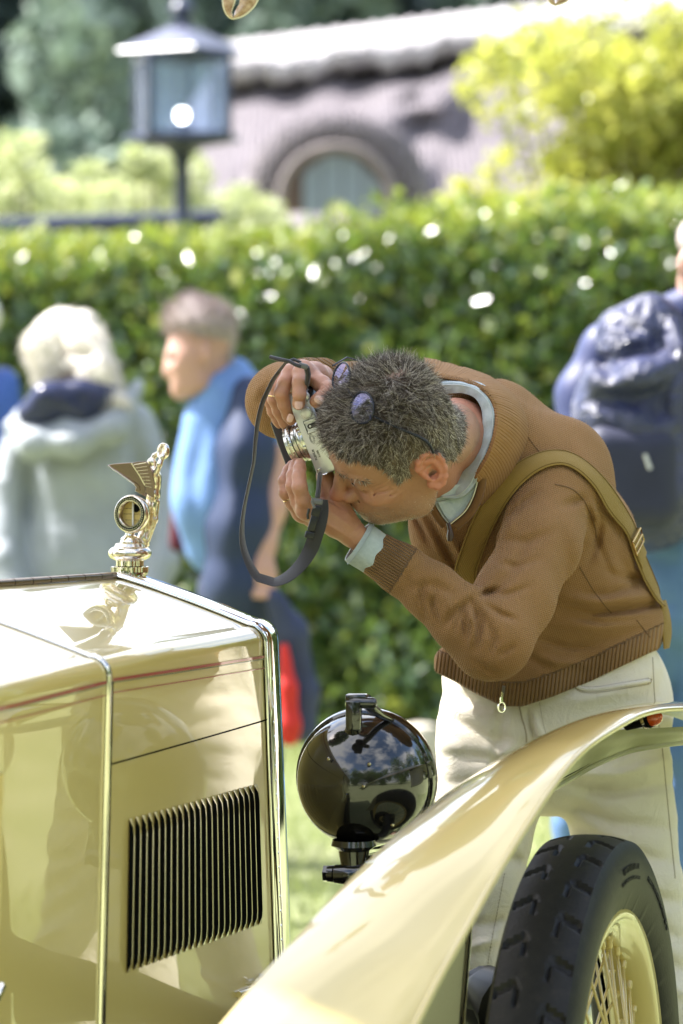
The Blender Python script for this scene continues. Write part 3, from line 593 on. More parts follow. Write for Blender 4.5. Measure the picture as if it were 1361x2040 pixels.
f.chain([c_(1300, 1220, 80), c_(1210, 1450, 62, -.05), c_(1150, 1640, 46, .06), (Vector((P(1150, 0, D).x, D + .1, .08)), .05)], .03); f.chain([c_(1400, 1220, 82), c_(1395, 1500, 66), (Vector((P(1400, 0, D).x, D, .08)), .055)], .03)
for q in range(6): f.fold([(1260 + q * 10, 1100 + q * 90), (1361, 1130 + q * 85)], -.012, .01, D, D - .5)
part(f, 'jeans', Mt('faded_denim', (.09, .17, .33), .8, bump=(40, .004)), per)
f = Field((P(1080, 0, D).x, D - .2, 0), (bx + .3, D + .3, .16), .01)
for px, dy in ((1150, .1), (1400, 0)): f.chain([(Vector((P(px, 0, D).x, D + dy, .05)), .045), (Vector((P(px, 0, D).x - .1, D + dy + .12, .04)), .04)], .02)
shoes2(f, Mt('white_trainer', (.6, .6, .6), .5), per)
f = Field((bx - .1, D - .2, 1.6), (bx + .4, D + .3, 1.98), .012); f.ell(P(1432, 476, D), (.095, .11, .07)); part(f, 'hair', hm.m, per)
bk = empty('rucksack', P(1290, 850, D - .2), 'large crumpled navy rucksack on the back of the man at the right edge', 'rucksack')
m_ny = Mat('navy_nylon', (.028, .034, .095), .36, spec=.8); m_ny.bump(m_ny.noise(14, 4, .6, 1.5), .03); m_ny = m_ny.m
f = Field((P(1120, 0, D).x, D - .5, 1.05), (P(1480, 0, D).x, D, 1.72), .010); f.chain([c_(1280, 705, 92, -.17), c_(1272, 820, 118, -.2), c_(1285, 960, 112, -.2), c_(1290, 1000, 95, -.18)], .06, flat=((0, 1, 0), .9)); f.chain([c_(1225, 650, 28, -.16), c_(1300, 625, 28, -.16), c_(1340, 660, 26, -.16)], .05)
f.chain([c_(1205, 755, 34, -.28), c_(1280, 740, 42, -.3), c_(1340, 730, 30, -.27)], .04)
for ln in ([(1180, 790), (1260, 800), (1340, 770)], [(1200, 730), (1270, 700), (1330, 705)], [(1190, 700), (1230, 760)], [(1250, 650), (1330, 690)], [(1280, 830), (1360, 800)], [(1210, 850), (1220, 950)]): f.fold(ln, -.03, .013, D, D - .6)
for ln in ([(1190, 770), (1250, 755), (1320, 760)], [(1240, 680), (1310, 670)]): f.fold(ln, .018, .012, D, D - .6)
part(f, 'bag', m_ny, bk)
f = Field((P(1150, 0, D).x, D - .55, 1.05), (P(1480, 0, D).x, D, 1.5), .010); f.box(P(1255, 950, D - .27), (.105, .07, .115), rad=.05); part(f, 'front_pocket', Mt('dark_ripstop', (.022, .025, .055), .6), bk)
mb = MB(); mb.tube([P(1285, 905, D - .36), P(1296, 935, D - .365)], .005, 6); mb.build('zip_pull', Mat('zip_metal', (.7, .7, .65), .3, metal=.8).m, bk)
mb = MB(); mb.tube([P(1330, 640, D - .2), P(1350, 700, D - .28), P(1345, 800, D - .3), P(1340, 900, D - .28)], .02, 8); mb.build('shoulder_strap', m_ny, bk)
# ================================================================ THE CAR
m_paint = Mat('primrose_paint', (.62, .47, .17), .28, coat=1., coat_rough=.015, spec=.4)
m_paint.base(m_paint.mix(m_paint.noise(1.5, 3), (.605, .465, .15), (.65, .505, .17))); m_paint = m_paint.m
m_under = Mat('underwing_green_shade', (.36, .35, .20), .35, coat=.4, coat_rough=.15); m_under.bump(m_under.noise(90, 3), .0006); m_under = m_under.m  # primrose turned green and darker: grass bounce and shade put into colour
m_nick = Mat('nickel', (.86, .80, .69), .06, metal=1.); m_nick.rough(m_nick.ramp(m_nick.noise(30, 3), [(.3, (.035,) * 3), (.8, (.11,) * 3)])); m_nick = m_nick.m
m_chrome = Mat('chrome', (.80, .79, .77), .045, metal=1.).m
m_dnick = Mat('tarnished_nickel', (.50, .44, .36), .16, metal=1.).m
m_black = Mat('black_enamel', (.010, .009, .008), .12, coat=1., coat_rough=.012, spec=.6).m
m_bmat = Mat('dark_void', (.004, .004, .004), .9, spec=.1).m
m_red = Mat('red_coachline', (.36, .018, .012), .35, coat=.8).m
m_greenl = Mat('thin_green_line', (.14, .17, .10), .35, coat=.8).m
m_brass = Mat('brown_hinge', (.20, .13, .08), .25, metal=.8).m
m_bronze = Mat('bronze', (.26, .19, .15), .2, metal=1.).m
m_gold = Mat('pale_gold', (.80, .71, .58), .12, metal=1.); m_gold.rough(m_gold.ramp(m_gold.noise(60, 3), [(.3, (.12,) * 3), (.8, (.32,) * 3)])); m_gold = m_gold.m
CARO = Vector((car(0, -.8, 0).x, car(0, -.8, 0).y, 0))
vcar = empty('vintage_car', CARO, 'primrose yellow vintage open tourer with a winged mascot on its radiator cap', 'car')

def side_l(a, z):
    wid = .226 + .061 * min(1, max(0, -a / 1.1)) ** .8
    return wid + (.020 * (1 - min(1, -a / .75)) - .012 * min(1, -a / .75)) * (1.1 - z) / .45
def top_z(l, a):
    zc = 1.203 + .012 * min(1, -a / .5)
    t = min(1, abs(l) / .26); return zc - (.086 - .010 * min(1, -a)) * t ** 1.15
def section(a, off=0.0, zlow=.42, half=False, nside=14):
    "points of the bonnet section (right half) from the crown down the side"
    L = side_l(a, 1.1) + off; rr = .024 + off; zs = top_z(L - rr, a) + off; pts = []
    for k in range(13): l = (L - rr) * k / 12; pts.append((l, top_z(l, a) + off))
    cz = zs - rr
    slope = math.atan2(top_z(L - rr - .01, a) - top_z(L - rr, a), .01)
    for k in range(1, 9):
        t = (math.pi / 2 - slope * .0) * k / 8; pts.append((L - rr + rr * math.sin(t), cz + rr * math.cos(t)))
    for k in range(1, nside + 1):
        z = cz - (cz - zlow) * k / nside; pts.append((side_l(a, z) + off + (side_l(a, 1.1) - side_l(a, cz)) * (1 - k / nside), z))
    return pts
def full(a, off=0.0, zlow=.42):
    r = section(a, off, zlow); return [(-l, z) for l, z in r[:0:-1]] + r
def skin(name, a0, a1, n, mat, off=0, zlow=.42, parent=vcar):
    rows = [[car(l, a0 + (a1 - a0) * i / n, z) for l, z in full(a0 + (a1 - a0) * i / n, off, zlow)] for i in range(n + 1)]
    o = link(name, grid_mesh(name, rows), mat, parent); return o
AF = -.074     # rear edge of the radiator shell
# bonnet: crown piece down to the side hinge, then the louvred side panel, each side
ZH = 1.003
def strip(name, a0, a1, n, sel, mat, off=0.0, parent=vcar, thick=0):
    rows = []
    for i in range(n + 1):
        a = a0 + (a1 - a0) * i / n; pts = full(a, off); rows.append([car(l, a, z) for l, z in sel(pts, a)])
    o = link(name, grid_mesh(name, rows), mat, parent)
    if thick: md = o.modifiers.new('t', 'SOLIDIFY'); md.thickness = thick; md.offset = 0
    return o
def zcut(lo, hi, side=1):
    def f(pts, a):
        h = [(l, z) for l, z in pts if l * side >= 0]; h.sort(key=lambda p: -p[1]) if False else None
        h = [(abs(l), z) for l, z in (h if side > 0 else h[::-1])]; out = []
        for (l0, z0), (l1, z1) in zip(h[:-1], h[1:]):
            if z0 <= hi and z0 >= lo: out.append((l0, z0))
        def at(z): return (side_l(a, z), z)
        n = 12; return [(side * side_l(a, hi - (hi - lo) * k / n), hi - (hi - lo) * k / n) for k in range(n + 1)]
    return f
ZS = 1.075   # crown piece keeps the curved section above this height
def crownsel(pts, a):
    h = section(a)[:21]; z0 = h[-1][1]; s = [(side_l(a, z0 - (z0 - ZH - .0012) * k / 4), z0 - (z0 - ZH - .0012) * k / 4) for k in range(1, 5)]
    h = h + s; return [(-l, z) for l, z in h[:0:-1]] + h
bon = strip('bonnet_top', AF, -.744, 24, crownsel, m_paint)
for sgn in (1, -1):
    bp = strip('bonnet_side', AF, -.744, 24, zcut(.42, ZH - .0012, sgn), m_paint)
    if sgn == 1: bside = bp
scut = strip('scuttle', -.7565, -1.75, 30, lambda pts, a: pts, m_paint)
strip('bonnet_dark_liner', AF + .01, -1.7, 30, lambda pts, a: [(l * .985, z - .004) for l, z in pts], m_bmat, off=-.006)  # black sheet inside the panels paints the shade seen through gaps
# door shut line and hinge
def on_side(a, z, off=0.0): return car(side_l(a, z) + off, a, z)
mb = MB(); mb.tube([on_side(-1.118, z, .0005) for z in np.linspace(1.03, .80, 12)] + [on_side(-1.118 - .12 * (1 - math.cos(t)) , .80 - .12 * math.sin(t), .0005) for t in np.linspace(.1, 1.5, 8)], .0028, 6); mb.build('door_gap', m_bmat, scut)
mb = MB(); mb.tube([on_side(-1.124, z, .003) for z in np.linspace(1.03, .60, 12)], .004, 6); mb.build('door_moulding', m_paint, scut)
mb = MB(); mb.tube([on_side(-1.105, .775, .002), on_side(-1.125, .765, .005), on_side(-1.16, .762, .004)], .006, 8); mb.build('door_catch', m_chrome, scut)
# radiator shell
rows = []
prof = [(AF, .0015), (AF, .0065), (-.052, .0085), (-.030, .009), (-.010, .0075), (.002, .003), (.006, -.008), (.007, -.03), (.007, -.04)]
for a, off in prof: rows.append([car(l, a, z) for l, z in full(min(a, -.0), off, .40)])
shell = link('radiator_shell', grid_mesh('radiator_shell', rows), m_chrome, vcar)
rows = [[car(l * .93, .001, z - .02 if k_ else z - .02) for k_, (l, z) in enumerate(full(0, -.01, .42))], [car(l * .93, .001, .42) for l, z in full(0, -.01, .42)]]
link('radiator_core', grid_mesh('radiator_core', rows), m_bmat, vcar)
mb = MB()
for zr in np.arange(.60, 1.07, .021): mb.lathe([(0, .0024), (.0018, .0018), (.0024, 0)], on_side(-.058, zr, .0075), car(1, 0, 0) - car(0, 0, 0), n=8)
mb.build('rivets', m_chrome, shell)['kind'] = 'stuff'
# beading between bonnet and scuttle
rows = []
for i, (a, off) in enumerate([(-.743, .001), (-.7435, .003), (-.746, .0045), (-.750, .0048), (-.754, .0045), (-.7565, .003), (-.757, .001)]): rows.append([car(l, a, z) for l, z in full(a, off, .42)])
link('joint_moulding', grid_mesh('joint_moulding', rows), m_nick, vcar)
mb = MB(); mb.tube([on_side(-.7395, z, .0012) for z in np.linspace(1.11, .43, 12)], .0022, 6); mb.build('joint_gap', m_bmat, vcar)
# centre hinge, in segments
for i in range(16):
    a0 = -.07 - i * .062; mb = MB(); mb.tube([car(0, a0, top_z(0, a0) + .003), car(0, a0 - .059, top_z(0, a0 - .059) + .003)], .0058, 10); mb.build('hinge_knuckle', m_brass, vcar)
mb = MB(); mb.tube([car(0, -.07, top_z(0, 0) + .0025), car(0, -1.06, top_z(0, -1) + .0025)], .0048, 8); mb.build('hinge_rod', m_brass, vcar)
# coachlines
def line(name, zf, hgt, mat, a0, a1, parent, off=.0026):
    rows = []
    for i in range(33):
        a = a0 + (a1 - a0) * i / 32; z = zf(a); rows.append([on_side(a, z + hgt / 2, off), on_side(a, z - hgt / 2, off)])
    return link(name, grid_mesh(name, rows), mat, parent)
zf1 = lambda a: 1.0945 + .0175 * min(1, (-a - .06) / .68) if a > -.745 else 1.111 - .004 * (-a - .745) / .4
for a0, a1, par in ((AF - .002, -.738, bon), (-.764, -1.6, scut)):
    line('red_coachline', zf1, .0037, m_red, a0, a1, par); line('grey_coachline', lambda a: zf1(a) - .0034, .0012, m_greenl, a0, a1, par)
    line('fine_coachline', lambda a: zf1(a) - .0165, .0013, m_red, a0, a1, par)
# louvres: pressed scoops with black faces painting the shade in their rear openings
NL = 23
def louvre_mesh():
    W_, Hh, H = .0175, .0074, .200; V = []; F = []; nz, nx = 18, 7; mi = []
    for i in range(nz + 1):
        z = -H / 2 + H * i / nz; e = min(1, min(i, nz - i) / 2.2); e = math.sqrt(max(0, 1 - (1 - e) ** 2))
        for j in range(nx + 1):
            t = j / nx; V.append((t * W_, Hh * e * math.cos(t * math.pi / 2) ** .8 if j < nx else -.001, z))
    for i in range(nz):
        for j in range(nx): F.append((i * (nx + 1) + j, i * (nx + 1) + j + 1, (i + 1) * (nx + 1) + j + 1, (i + 1) * (nx + 1) + j)); mi.append(0)
    b = len(V)
    for i in range(nz + 1):
        x, y, z = V[i * (nx + 1)]; V.append((.0014, y * .93, z)); V.append((.0014, .0004, z))
    for i in range(nz): F.append((b + 2 * i, b + 2 * i + 1, b + 2 * i + 3, b + 2 * i + 2)); mi.append(1)
    me = mesh_pd('louvre', V, F); me.materials.append(m_paint); me.materials.append(m_bmat); me.polygons.foreach_set('material_index', mi); me.polygons.foreach_set('use_smooth', [True] * len(F)); return me
lme = louvre_mesh()
for k in range(NL):
    t = k / (NL - 1); a = -.664 + (.664 - .142) * t; zc = (.8255 - .009 * t)
    o = bpy.data.objects.new('louvre', lme); COL.objects.link(o)
    p = on_side(a, zc, .0012); up = (on_side(a, zc + .1) - on_side(a, zc - .1)).normalized(); ax = (on_side(a + .02, zc) - on_side(a, zc)).normalized(); nrm = ax.cross(up).normalized()
    if nrm.dot(car(1, 0, 0) - car(0, 0, 0)) < 0: nrm = -nrm
    up = ax.cross(nrm).normalized(); up = up if up.z > 0 else -up
    M = Matrix((ax, nrm, up)).transposed().to_4x4(); M.translation = p
    o.parent = vcar; o.matrix_parent_inverse = Matrix.Translation(CARO).inverted(); o.matrix_basis = M
# small chrome fastener and lower body edge
mb = MB(); c = on_side(-.118, .628, .0); ax = (car(1, 0, 0) - car(0, 0, 0)); mb.lathe([(.014, 0), (.016, .006), (.011, .012), (.009, .026), (.012, .03), (0, .034)], c, ax, 20); mb.build('bonnet_catch', m_chrome, vcar)
mb = MB(); mb.tube([on_side(-.12, .625, .006), on_side(-.18, .630, .006), on_side(-.24, .632, .004)], .005, 8); mb.build('catch_lever', m_paint, vcar)
# chassis parts seen low down between wing and wheel
mb = MB(); q = [P(850, 2010, 5.45), P(905, 1990, 5.42), P(960, 1985, 5.36), P(1060, 2050, 5.28)]; mb.tube([q[0] - Vector((.3, 0, .05)), q[0], q[1], q[2], q[3]], [.03, .035, .026, .045, .06], 14)
mb.tube([P(940, 1988, 5.36), P(975, 1975, 5.30), P(1010, 2000, 5.27)], [.026, .034, .05], 14); mb.tube([P(860, 2030, 5.5), P(960, 2060, 5.4)], .04, 12); mb.build('front_axle', Mat('black_grease', (.008, .008, .009), .5).m, vcar)
for a_, b_ in ((-1.6, .1),):
    for l in (-.30, .30): mb = MB(); mb.box(car(l, -.75, .50), (.05, 1.9, .11), Matrix.Rotation(-TH, 3, 'Z'), .006); mb.build('chassis_rail', m_bmat, vcar)

# ---------------------------------------------------------------- front wing
outer_px = [(690, 2290), (760, 2170), (833, 2040), (885, 1950), (937, 1861), (1007, 1733), (1065, 1640), (1096, 1592), (1140, 1530), (1184, 1482), (1237, 1442), (1290, 1414), (1361, 1405), (1440, 1412), (1500, 1445), (1540, 1500)]
inner_px = [(250, 2290), (340, 2160), (440, 2040), (515, 1950), (580, 1880), (640, 1812), (700, 1748), (780, 1670), (860, 1602), (940, 1545), (1000, 1508), (1080, 1470), (1150, 1443), (1230, 1424), (1330, 1420), (1440, 1470)]
N = 70
O = spline([(*Pcar(x - (18 if 850 < x < 1200 else 9), y, .84)[0],) for x, y in outer_px], N); I = spline([(*Pcar(x, y, .655 + .055 * max(0, (i - 8) / 7))[0],) for i, (x, y) in enumerate(inner_px)], N)
O = [Vector(p) for p in O]; I = [Vector(p) for p in I]
# pair the two edges by their forward coordinate
def fa(p): return (p - Vector((-.31, 5.7, 0))).dot(Vector((ST, CT, 0)))
rows = []; nrow = []
def at_a(L, a):
    for p, q in zip(L[:-1], L[1:]):
        fp, fq = fa(p), fa(q)
        if fp <= a <= fq: return p.lerp(q, (a - fp) / max(1e-6, fq - fp))
    return L[0].lerp(L[-1], 0 if a < fa(L[0]) else 1)
amin = max(fa(O[0]), fa(I[0])); aend = min(fa(O[-1]), fa(I[-1])); AA = np.linspace(amin, aend, N)
out_l, in_l = [at_a(O, a) for a in AA], [at_a(I, a) for a in AA]
def smooth3(L, it=6):
    for _ in range(it): L = [L[0]] + [(L[i - 1] + L[i] * 2 + L[i + 1]) / 4 for i in range(1, len(L) - 1)] + [L[-1]]
    return L
out_l, in_l = smooth3(out_l, 4), smooth3(in_l, 4)
lat = Vector((CT, -ST, 0))
for i in range(N):
    o_, i_ = out_l[i], in_l[i]; t = (out_l[min(i + 1, N - 1)] - out_l[max(i - 1, 0)]).normalized(); up = lat.cross(t).normalized()
    if up.z < 0: up = -up
    cr = .014; r = []
    for k in range(15):
        s = k / 14; r.append(i_.lerp(o_, s) + up * (cr * math.sin(math.pi * s) ** .8) - up * (.003 * max(0, (s - .9) / .1) ** 2))
    rows.append(r)
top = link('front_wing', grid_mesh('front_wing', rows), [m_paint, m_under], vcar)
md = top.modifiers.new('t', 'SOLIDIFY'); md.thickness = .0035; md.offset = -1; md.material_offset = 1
mb = MB(); mb.tube([r[-1] - Vector((0, 0, .002)) for r in rows], .0042, 10); mb.build('wing_bead', m_paint, top)
# inner valance that hangs from the inner edge, seen from outside under the crown
low_px = [(1060, 1600, .66), (1100, 1572, .66), (1145, 1546, .675), (1190, 1521, .70), (1250, 1497, .73), (1300, 1487, .76), (1361, 1479, .79), (1430, 1476, .81)]
lowp = [Vector(q) for q in spline([(*Pcar(x, y, l)[0],) for x, y, l in low_px], 40)]
vrows = [[], [], [], [], []]
for q in lowp:
    u_ = at_a(rows_in := in_l, fa(q)); u_ = Vector((u_.x, u_.y, u_.z)); 
    upz = at_a(out_l, min(fa(q), fa(out_l[-1]))).z
    tq = Vector((q.x + lat.x * .012, q.y + lat.y * .012, max(u_.z - .014, q.z + .02)))
    for k in range(5): s = k / 4; p = q.lerp(tq, s); vrows[k].append(p + lat * .008 * math.sin(math.pi * s))
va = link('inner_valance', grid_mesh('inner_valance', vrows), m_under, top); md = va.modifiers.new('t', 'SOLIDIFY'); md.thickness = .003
mb = MB(); mb.tube([p for p in lowp], .0045, 8); mb.build('valance_bead', m_under, va)
mb = MB(); mb.tube([p + Vector((0, 0, .009)) + lat * .003 for p in lowp], .0022, 6); mb.build('valance_seam', m_bmat, va)
# lower rear part of the valance behind the crown
pl = [P(760, 2120, 5.05), P(800, 2040, 5.05), P(880, 1890, 5.05), P(934, 1800, 5.05), P(932, 1870, 5.05), P(922, 2000, 5.05), P(915, 2120, 5.05)]
mb = MB(); mb.prism(pl, (0, .004, 0)); mb.build('rear_valance', m_under, top, smooth=False)
mb = MB(); mb.tube([P(937, 1795, 5.045), P(934, 1870, 5.045), P(923, 2000, 5.045), P(915, 2120, 5.045)], .004, 8); mb.build('rear_valance_bead', m_black, top)
# orange side lamp under the crest
mb = MB(); a = P(1268, 1438, 5.36); b = P(1303, 1430, 5.34); ax = (b - a).normalized(); mb.lathe([(0, -.02), (.009, -.018), (.0095, .012), (.0125, .014), (.0125, .028), (0, .028)], a, ax, 18); sl = mb.build('wing_lamp', m_bmat, vcar)
m_or = Mat('amber_lens', (.75, .10, .01), .12, trans=.35, coat=1.).m
mb = MB(); mb.lathe([(.0118, .0275), (.0115, .034), (.008, .041), (.002, .0455), (0, .046)], a, ax, 18); mb.build('lens', m_or, sl)
mb = MB(); mb.lathe([(.0131, .016), (.0135, .019), (.0131, .022)], a, ax, 18); mb.build('lamp_ring', m_dnick, sl)

# ---------------------------------------------------------------- wheel
WC = P(1173, 750, 5.2); WC = Vector((WC.x, 5.2, .445)); PH = R(15.5)
wf = Vector((math.sin(PH), math.cos(PH), 0)); wa = Vector((math.cos(PH), -math.sin(PH), 0)); wz = Vector((0, 0, 1))
def wheel_pt(rad, ang, ax): return WC + (wf * math.cos(ang) + wz * math.sin(ang)) * rad + wa * ax
wheel = empty('front_wheel', (WC.x, WC.y, 0)); wheel.parent = vcar; wheel.matrix_parent_inverse = Matrix.Translation(CARO).inverted()
def wlink(name, me, mat, smooth=True):
    o = bpy.data.objects.new(name, me); COL.objects.link(o)
    for m in (mat if isinstance(mat, list) else [mat]): me.materials.append(m)
    if smooth: me.polygons.foreach_set('use_smooth', [True] * len(me.polygons))
    o.parent = wheel; o.matrix_parent_inverse = Matrix.Translation(Vector((WC.x, WC.y, 0))).inverted(); return o
prof = []   # tyre section: (axial, radius)
RT, HW = .432, .046
prof = [(-.030, .322), (-.043, .335), (-.051, .36), (-.0535, .385), (-.050, .408), (-.0465, .418), (-.043, .4245)]
prof += [(x, RT - .0065 * (abs(x) / .040) ** 2.2) for x in np.linspace(-.040, .040, 21)]
prof += [(.043, .4245), (.0465, .418), (.050, .408), (.0535, .385), (.051, .36), (.043, .335), (.030, .322)]
NA = 560; rows = []
for k in range(NA):
    A = 2 * math.pi * k / NA; r = []
    for ax, rd in prof:
        if abs(ax) <= .0405:
            ph = (A * 36 / (2 * math.pi)) % 1
            d = 0
            sx = abs(ax); side = 1 if ax > 0 else -1
            ph2 = (A * 36 / (2 * math.pi) + (.5 if side < 0 else 0)) % 1
            if sx > .016 and abs(ph2 - .5 - (sx - .03) * 8) < .085: d = .0065
            if .014 < sx < .0185 and .46 < ph2 < .86: d = .006
            if sx < .003: d = 0.0
            rd -= d * .85
        r.append(wheel_pt(rd, A, ax * 1.16 - .006))
    rows.append(r)
m_rub = Mat('tyre_rubber', (.026, .025, .026), .52, spec=.4); m_rub.base(m_rub.ramp(m_rub.noise(45, 5, .7), [(.35, (.006, .0055, .0058)), (.6, (.013, .012, .011)), (.8, (.034, .027, .022))])); m_rub.bump(m_rub.noise(300, 2), .0005); m_rub = m_rub.m
tyre = wlink('tyre', grid_mesh('tyre', rows, close_v=True), m_rub)
try: tyre.data.set_sharp_from_angle(angle=R(40))
except Exception: pass
m_rubt = Mat('raised_rubber', (.008, .008, .008), .6).m
def marks(ang0, ang1, rad, h, seed, nm):
    g = random.Random(seed); mb = MB(); a = ang0
    while a > ang1:
        for hh, dx in ((g.choice([1, .5, 1]), 0),):
            p = wheel_pt(rad, a, .0566); t = (wheel_pt(rad, a - .003, .0566) - p).normalized(); u = t.cross(wa).normalized(); rot = Matrix((t, u, wa)).transposed()
            mb.box(p, (.0016, h, .0014), rot); 
            if g.random() < .7: mb.box(p + t * .0028 + u * g.choice([-.35, 0, .4]) * h, (.0042, .0014, .0014), rot)
            if g.random() < .5: mb.box(p + t * .0045, (.0014, h, .0014), rot)
        a -= .0072 / rad + g.random() * .004
    o = wlink(nm, mesh_pd(nm, mb.V, mb.F), m_rubt, False); o.parent = tyre; o.matrix_parent_inverse = Matrix(); o['kind'] = 'stuff'; return o
marks(R(95), R(80), .391, .0085, 3, 'sidewall_lettering'); marks(R(97), R(79), .376, .0045, 4, 'sidewall_small_lettering'); marks(R(70), R(45), .384, .006, 5, 'sidewall_far_lettering')
rp = [(-.034, .318), (-.038, .330), (-.034, .336), (-.029, .330), (-.026, .315), (-.012, .298), (.012, .298), (.026, .315), (.029, .330), (.034, .336), (.039, .331), (.036, .318), (.030, .306), (.014, .290), (-.014, .290), (-.030, .306)]
rows = [[wheel_pt(rd, 2 * math.pi * k / 160, ax + .004) for ax, rd in rp] for k in range(160)]
wlink('rim', grid_mesh('rim', rows, closed=True, close_v=True), m_paint)
hp = [(-.06, .03), (-.06, .075), (-.045, .08), (-.03, .05), (.03, .04), (.06, .045), (.07, .05), (.075, .035), (.10, .03), (.11, .02), (.112, .001)]
rows = [[wheel_pt(rd, 2 * math.pi * k / 48, ax) for ax, rd in hp] for k in range(49)]; wlink('hub', grid_mesh('hub', rows), m_paint)
rows = [[wheel_pt(rd, 2 * math.pi * k / 48, ax) for ax, rd in [(-.05, .0), (-.05, .17), (-.09, .175), (-.1, .16)]] for k in range(49)]; wlink('brake_drum', grid_mesh('brake_drum', rows), m_bmat)
# wire spokes: each with its nipple, three layers
sp_me = {}
def spoke(A, ax_r, B, ax_h, rh):
    p, q = wheel_pt(.2935, A, ax_r), wheel_pt(rh, B, ax_h); L = (q - p).length
    mb = MB(); mb.tube([(0, 0, 0), (0, 0, L)], .0021, 7); mb.tube([(0, 0, -.004), (0, 0, .004), (0, 0, .014), (0, 0, .016)], [.0052, .0050, .0040, .0025], 8)
    key = round(L, 4)
    if key not in sp_me: me = mesh_pd('spoke', mb.V, mb.F); me.materials.append(m_paint); me.polygons.foreach_set('use_smooth', [True] * len(me.polygons)); sp_me[key] = me
    o = bpy.data.objects.new('spoke', sp_me[key]); COL.objects.link(o); o.parent = wheel; o.matrix_parent_inverse = Matrix.Translation(Vector((WC.x, WC.y, 0))).inverted()
    M = (q - p).to_track_quat('Z', 'Y').to_matrix().to_4x4(); M.translation = p; o.matrix_basis = M
for k in range(34):
    A = 2 * math.pi * (k + .25) / 34; s = 1 if k % 2 else -1
    spoke(A, .014, A + s * .75, .062, .046); 
for k in range(34):
    A = 2 * math.pi * (k + .75) / 34; s = 1 if k % 2 else -1
    spoke(A, -.004, A + s * .55, -.045, .07)

# ---------------------------------------------------------------- headlamp (its back faces the viewer)
HC = P(727, 1553, 5.42); hl = empty('headlamp', HC); hl.parent = vcar; hl.matrix_parent_inverse = Matrix.Translation(CARO).inverted()
def hlink(o):
    o.parent = hl; o.matrix_parent_inverse = Matrix.Translation(HC).inverted(); return o
hb = -Vector((math.sin(R(15)), math.cos(R(15)), .10)).normalized()      # back of the bowl looks at the viewer
RL = 143 / FPX * 5.42; mb = MB()
hp = [(0.001, .100)] + [(RL * .945 * math.sin(t), .100 * math.cos(t) ** 1.0 ) for t in np.linspace(.08, 1.50, 22)] + [(RL * .952, .004)]
mb.lathe(hp, HC, hb, 64); bowl = hlink(mb.build('bowl', m_black, None))
mb = MB(); mb.lathe([(RL * .95, .006), (RL * .985, .004), (RL, -.002), (RL * 1.004, -.012), (RL * .99, -.024), (RL * .95, -.03), (RL * .9, -.03)], HC, hb, 64); hlink(mb.build('rim', m_black, None))
mb = MB(); mb.lathe([(RL * .93, -.028), (RL * .6, -.038), (0, -.042)], HC, hb, 48); hlink(mb.build('lens', Mat('headlamp_glass', (.9, .9, .9), .03, trans=1.).m, None))
# top clamp
q = Matrix.Rotation(R(-12), 3, 'Z'); c = P(712, 1406, 5.33)
mb = MB(); mb.box(P(705, 1425, 5.315), (.021, .016, .042), q, .003); o = hlink(mb.build('clamp', m_black, None))
mb = MB(); mb.box(P(712, 1396, 5.325), (.031, .024, .020), q, .004); o2 = hlink(mb.build('clamp_head', m_black, None))
mb = MB(); ax = q @ Vector((1, 0, 0)); mb.lathe([(0, -.004), (.007, -.003), (.0078, 0), (.0078, .030), (.005, .034), (0, .035)], P(702, 1400, 5.318), ax, 16); hlink(mb.build('clamp_pin', m_black, None))
mb = MB(); mb.tube([P(728, 1395, 5.33), P(742, 1412, 5.345), P(758, 1424, 5.37), P(790, 1440, 5.41)], [.010, .008, .006, .004], 10); mb.tube([P(703, 1445, 5.322), P(704, 1452, 5.328)], [.009, .012], 12); hlink(mb.build('clamp_arm', m_black, None))
for px, py, dd in ((655, 1512, 5.338), (736, 1522, 5.322), (667, 1616, 5.345), (725, 1566, 5.319), (782, 1643, 5.35)):
    mb = MB(); mb.lathe([(.0028, 0), (.0022, .002), (0, .0026)], P(px, py, dd), hb, 10); hlink(mb.build('rivet', m_dnick, None))
# fork mounting
mb = MB(); mb.lathe([(.030, .012), (.032, .004), (.022, -.003), (.019, -.02), (.019, -.035), (.0, -.035)], P(705, 1690, 5.36), (0, 0, 1), 20); hlink(mb.build('mount_cup', m_black, None))
mb = MB(); ax = Vector((.95, -.25, 0)); mb.lathe([(0, -.027), (.0115, -.0265), (.012, -.018), (.007, -.017), (.013, -.016), (.0145, 0), (.0145, .022), (.012, .026), (.012, .034), (0, .035)], P(690, 1742, 5.35), ax, 18); mb.lathe([(0, -.033), (.012, -.032), (.012, -.024), (0, -.024)], P(690, 1742, 5.35), ax, 6); hlink(mb.build('pivot_bolt', m_black, None))
mb = MB(); mb.box(P(716, 1722, 5.36), (.024, .022, .030), q, .004); mb.tube([P(745, 1700, 5.37), P(752, 1735, 5.37)], .013, 12); hlink(mb.build('fork', m_black, None))
mb = MB(); mb.tube([P(697, 1760, 5.36), P(697, 1900, 5.36), P(697, 2150, 5.36)], .0085, 12); hlink(mb.build('stem', m_black, None))

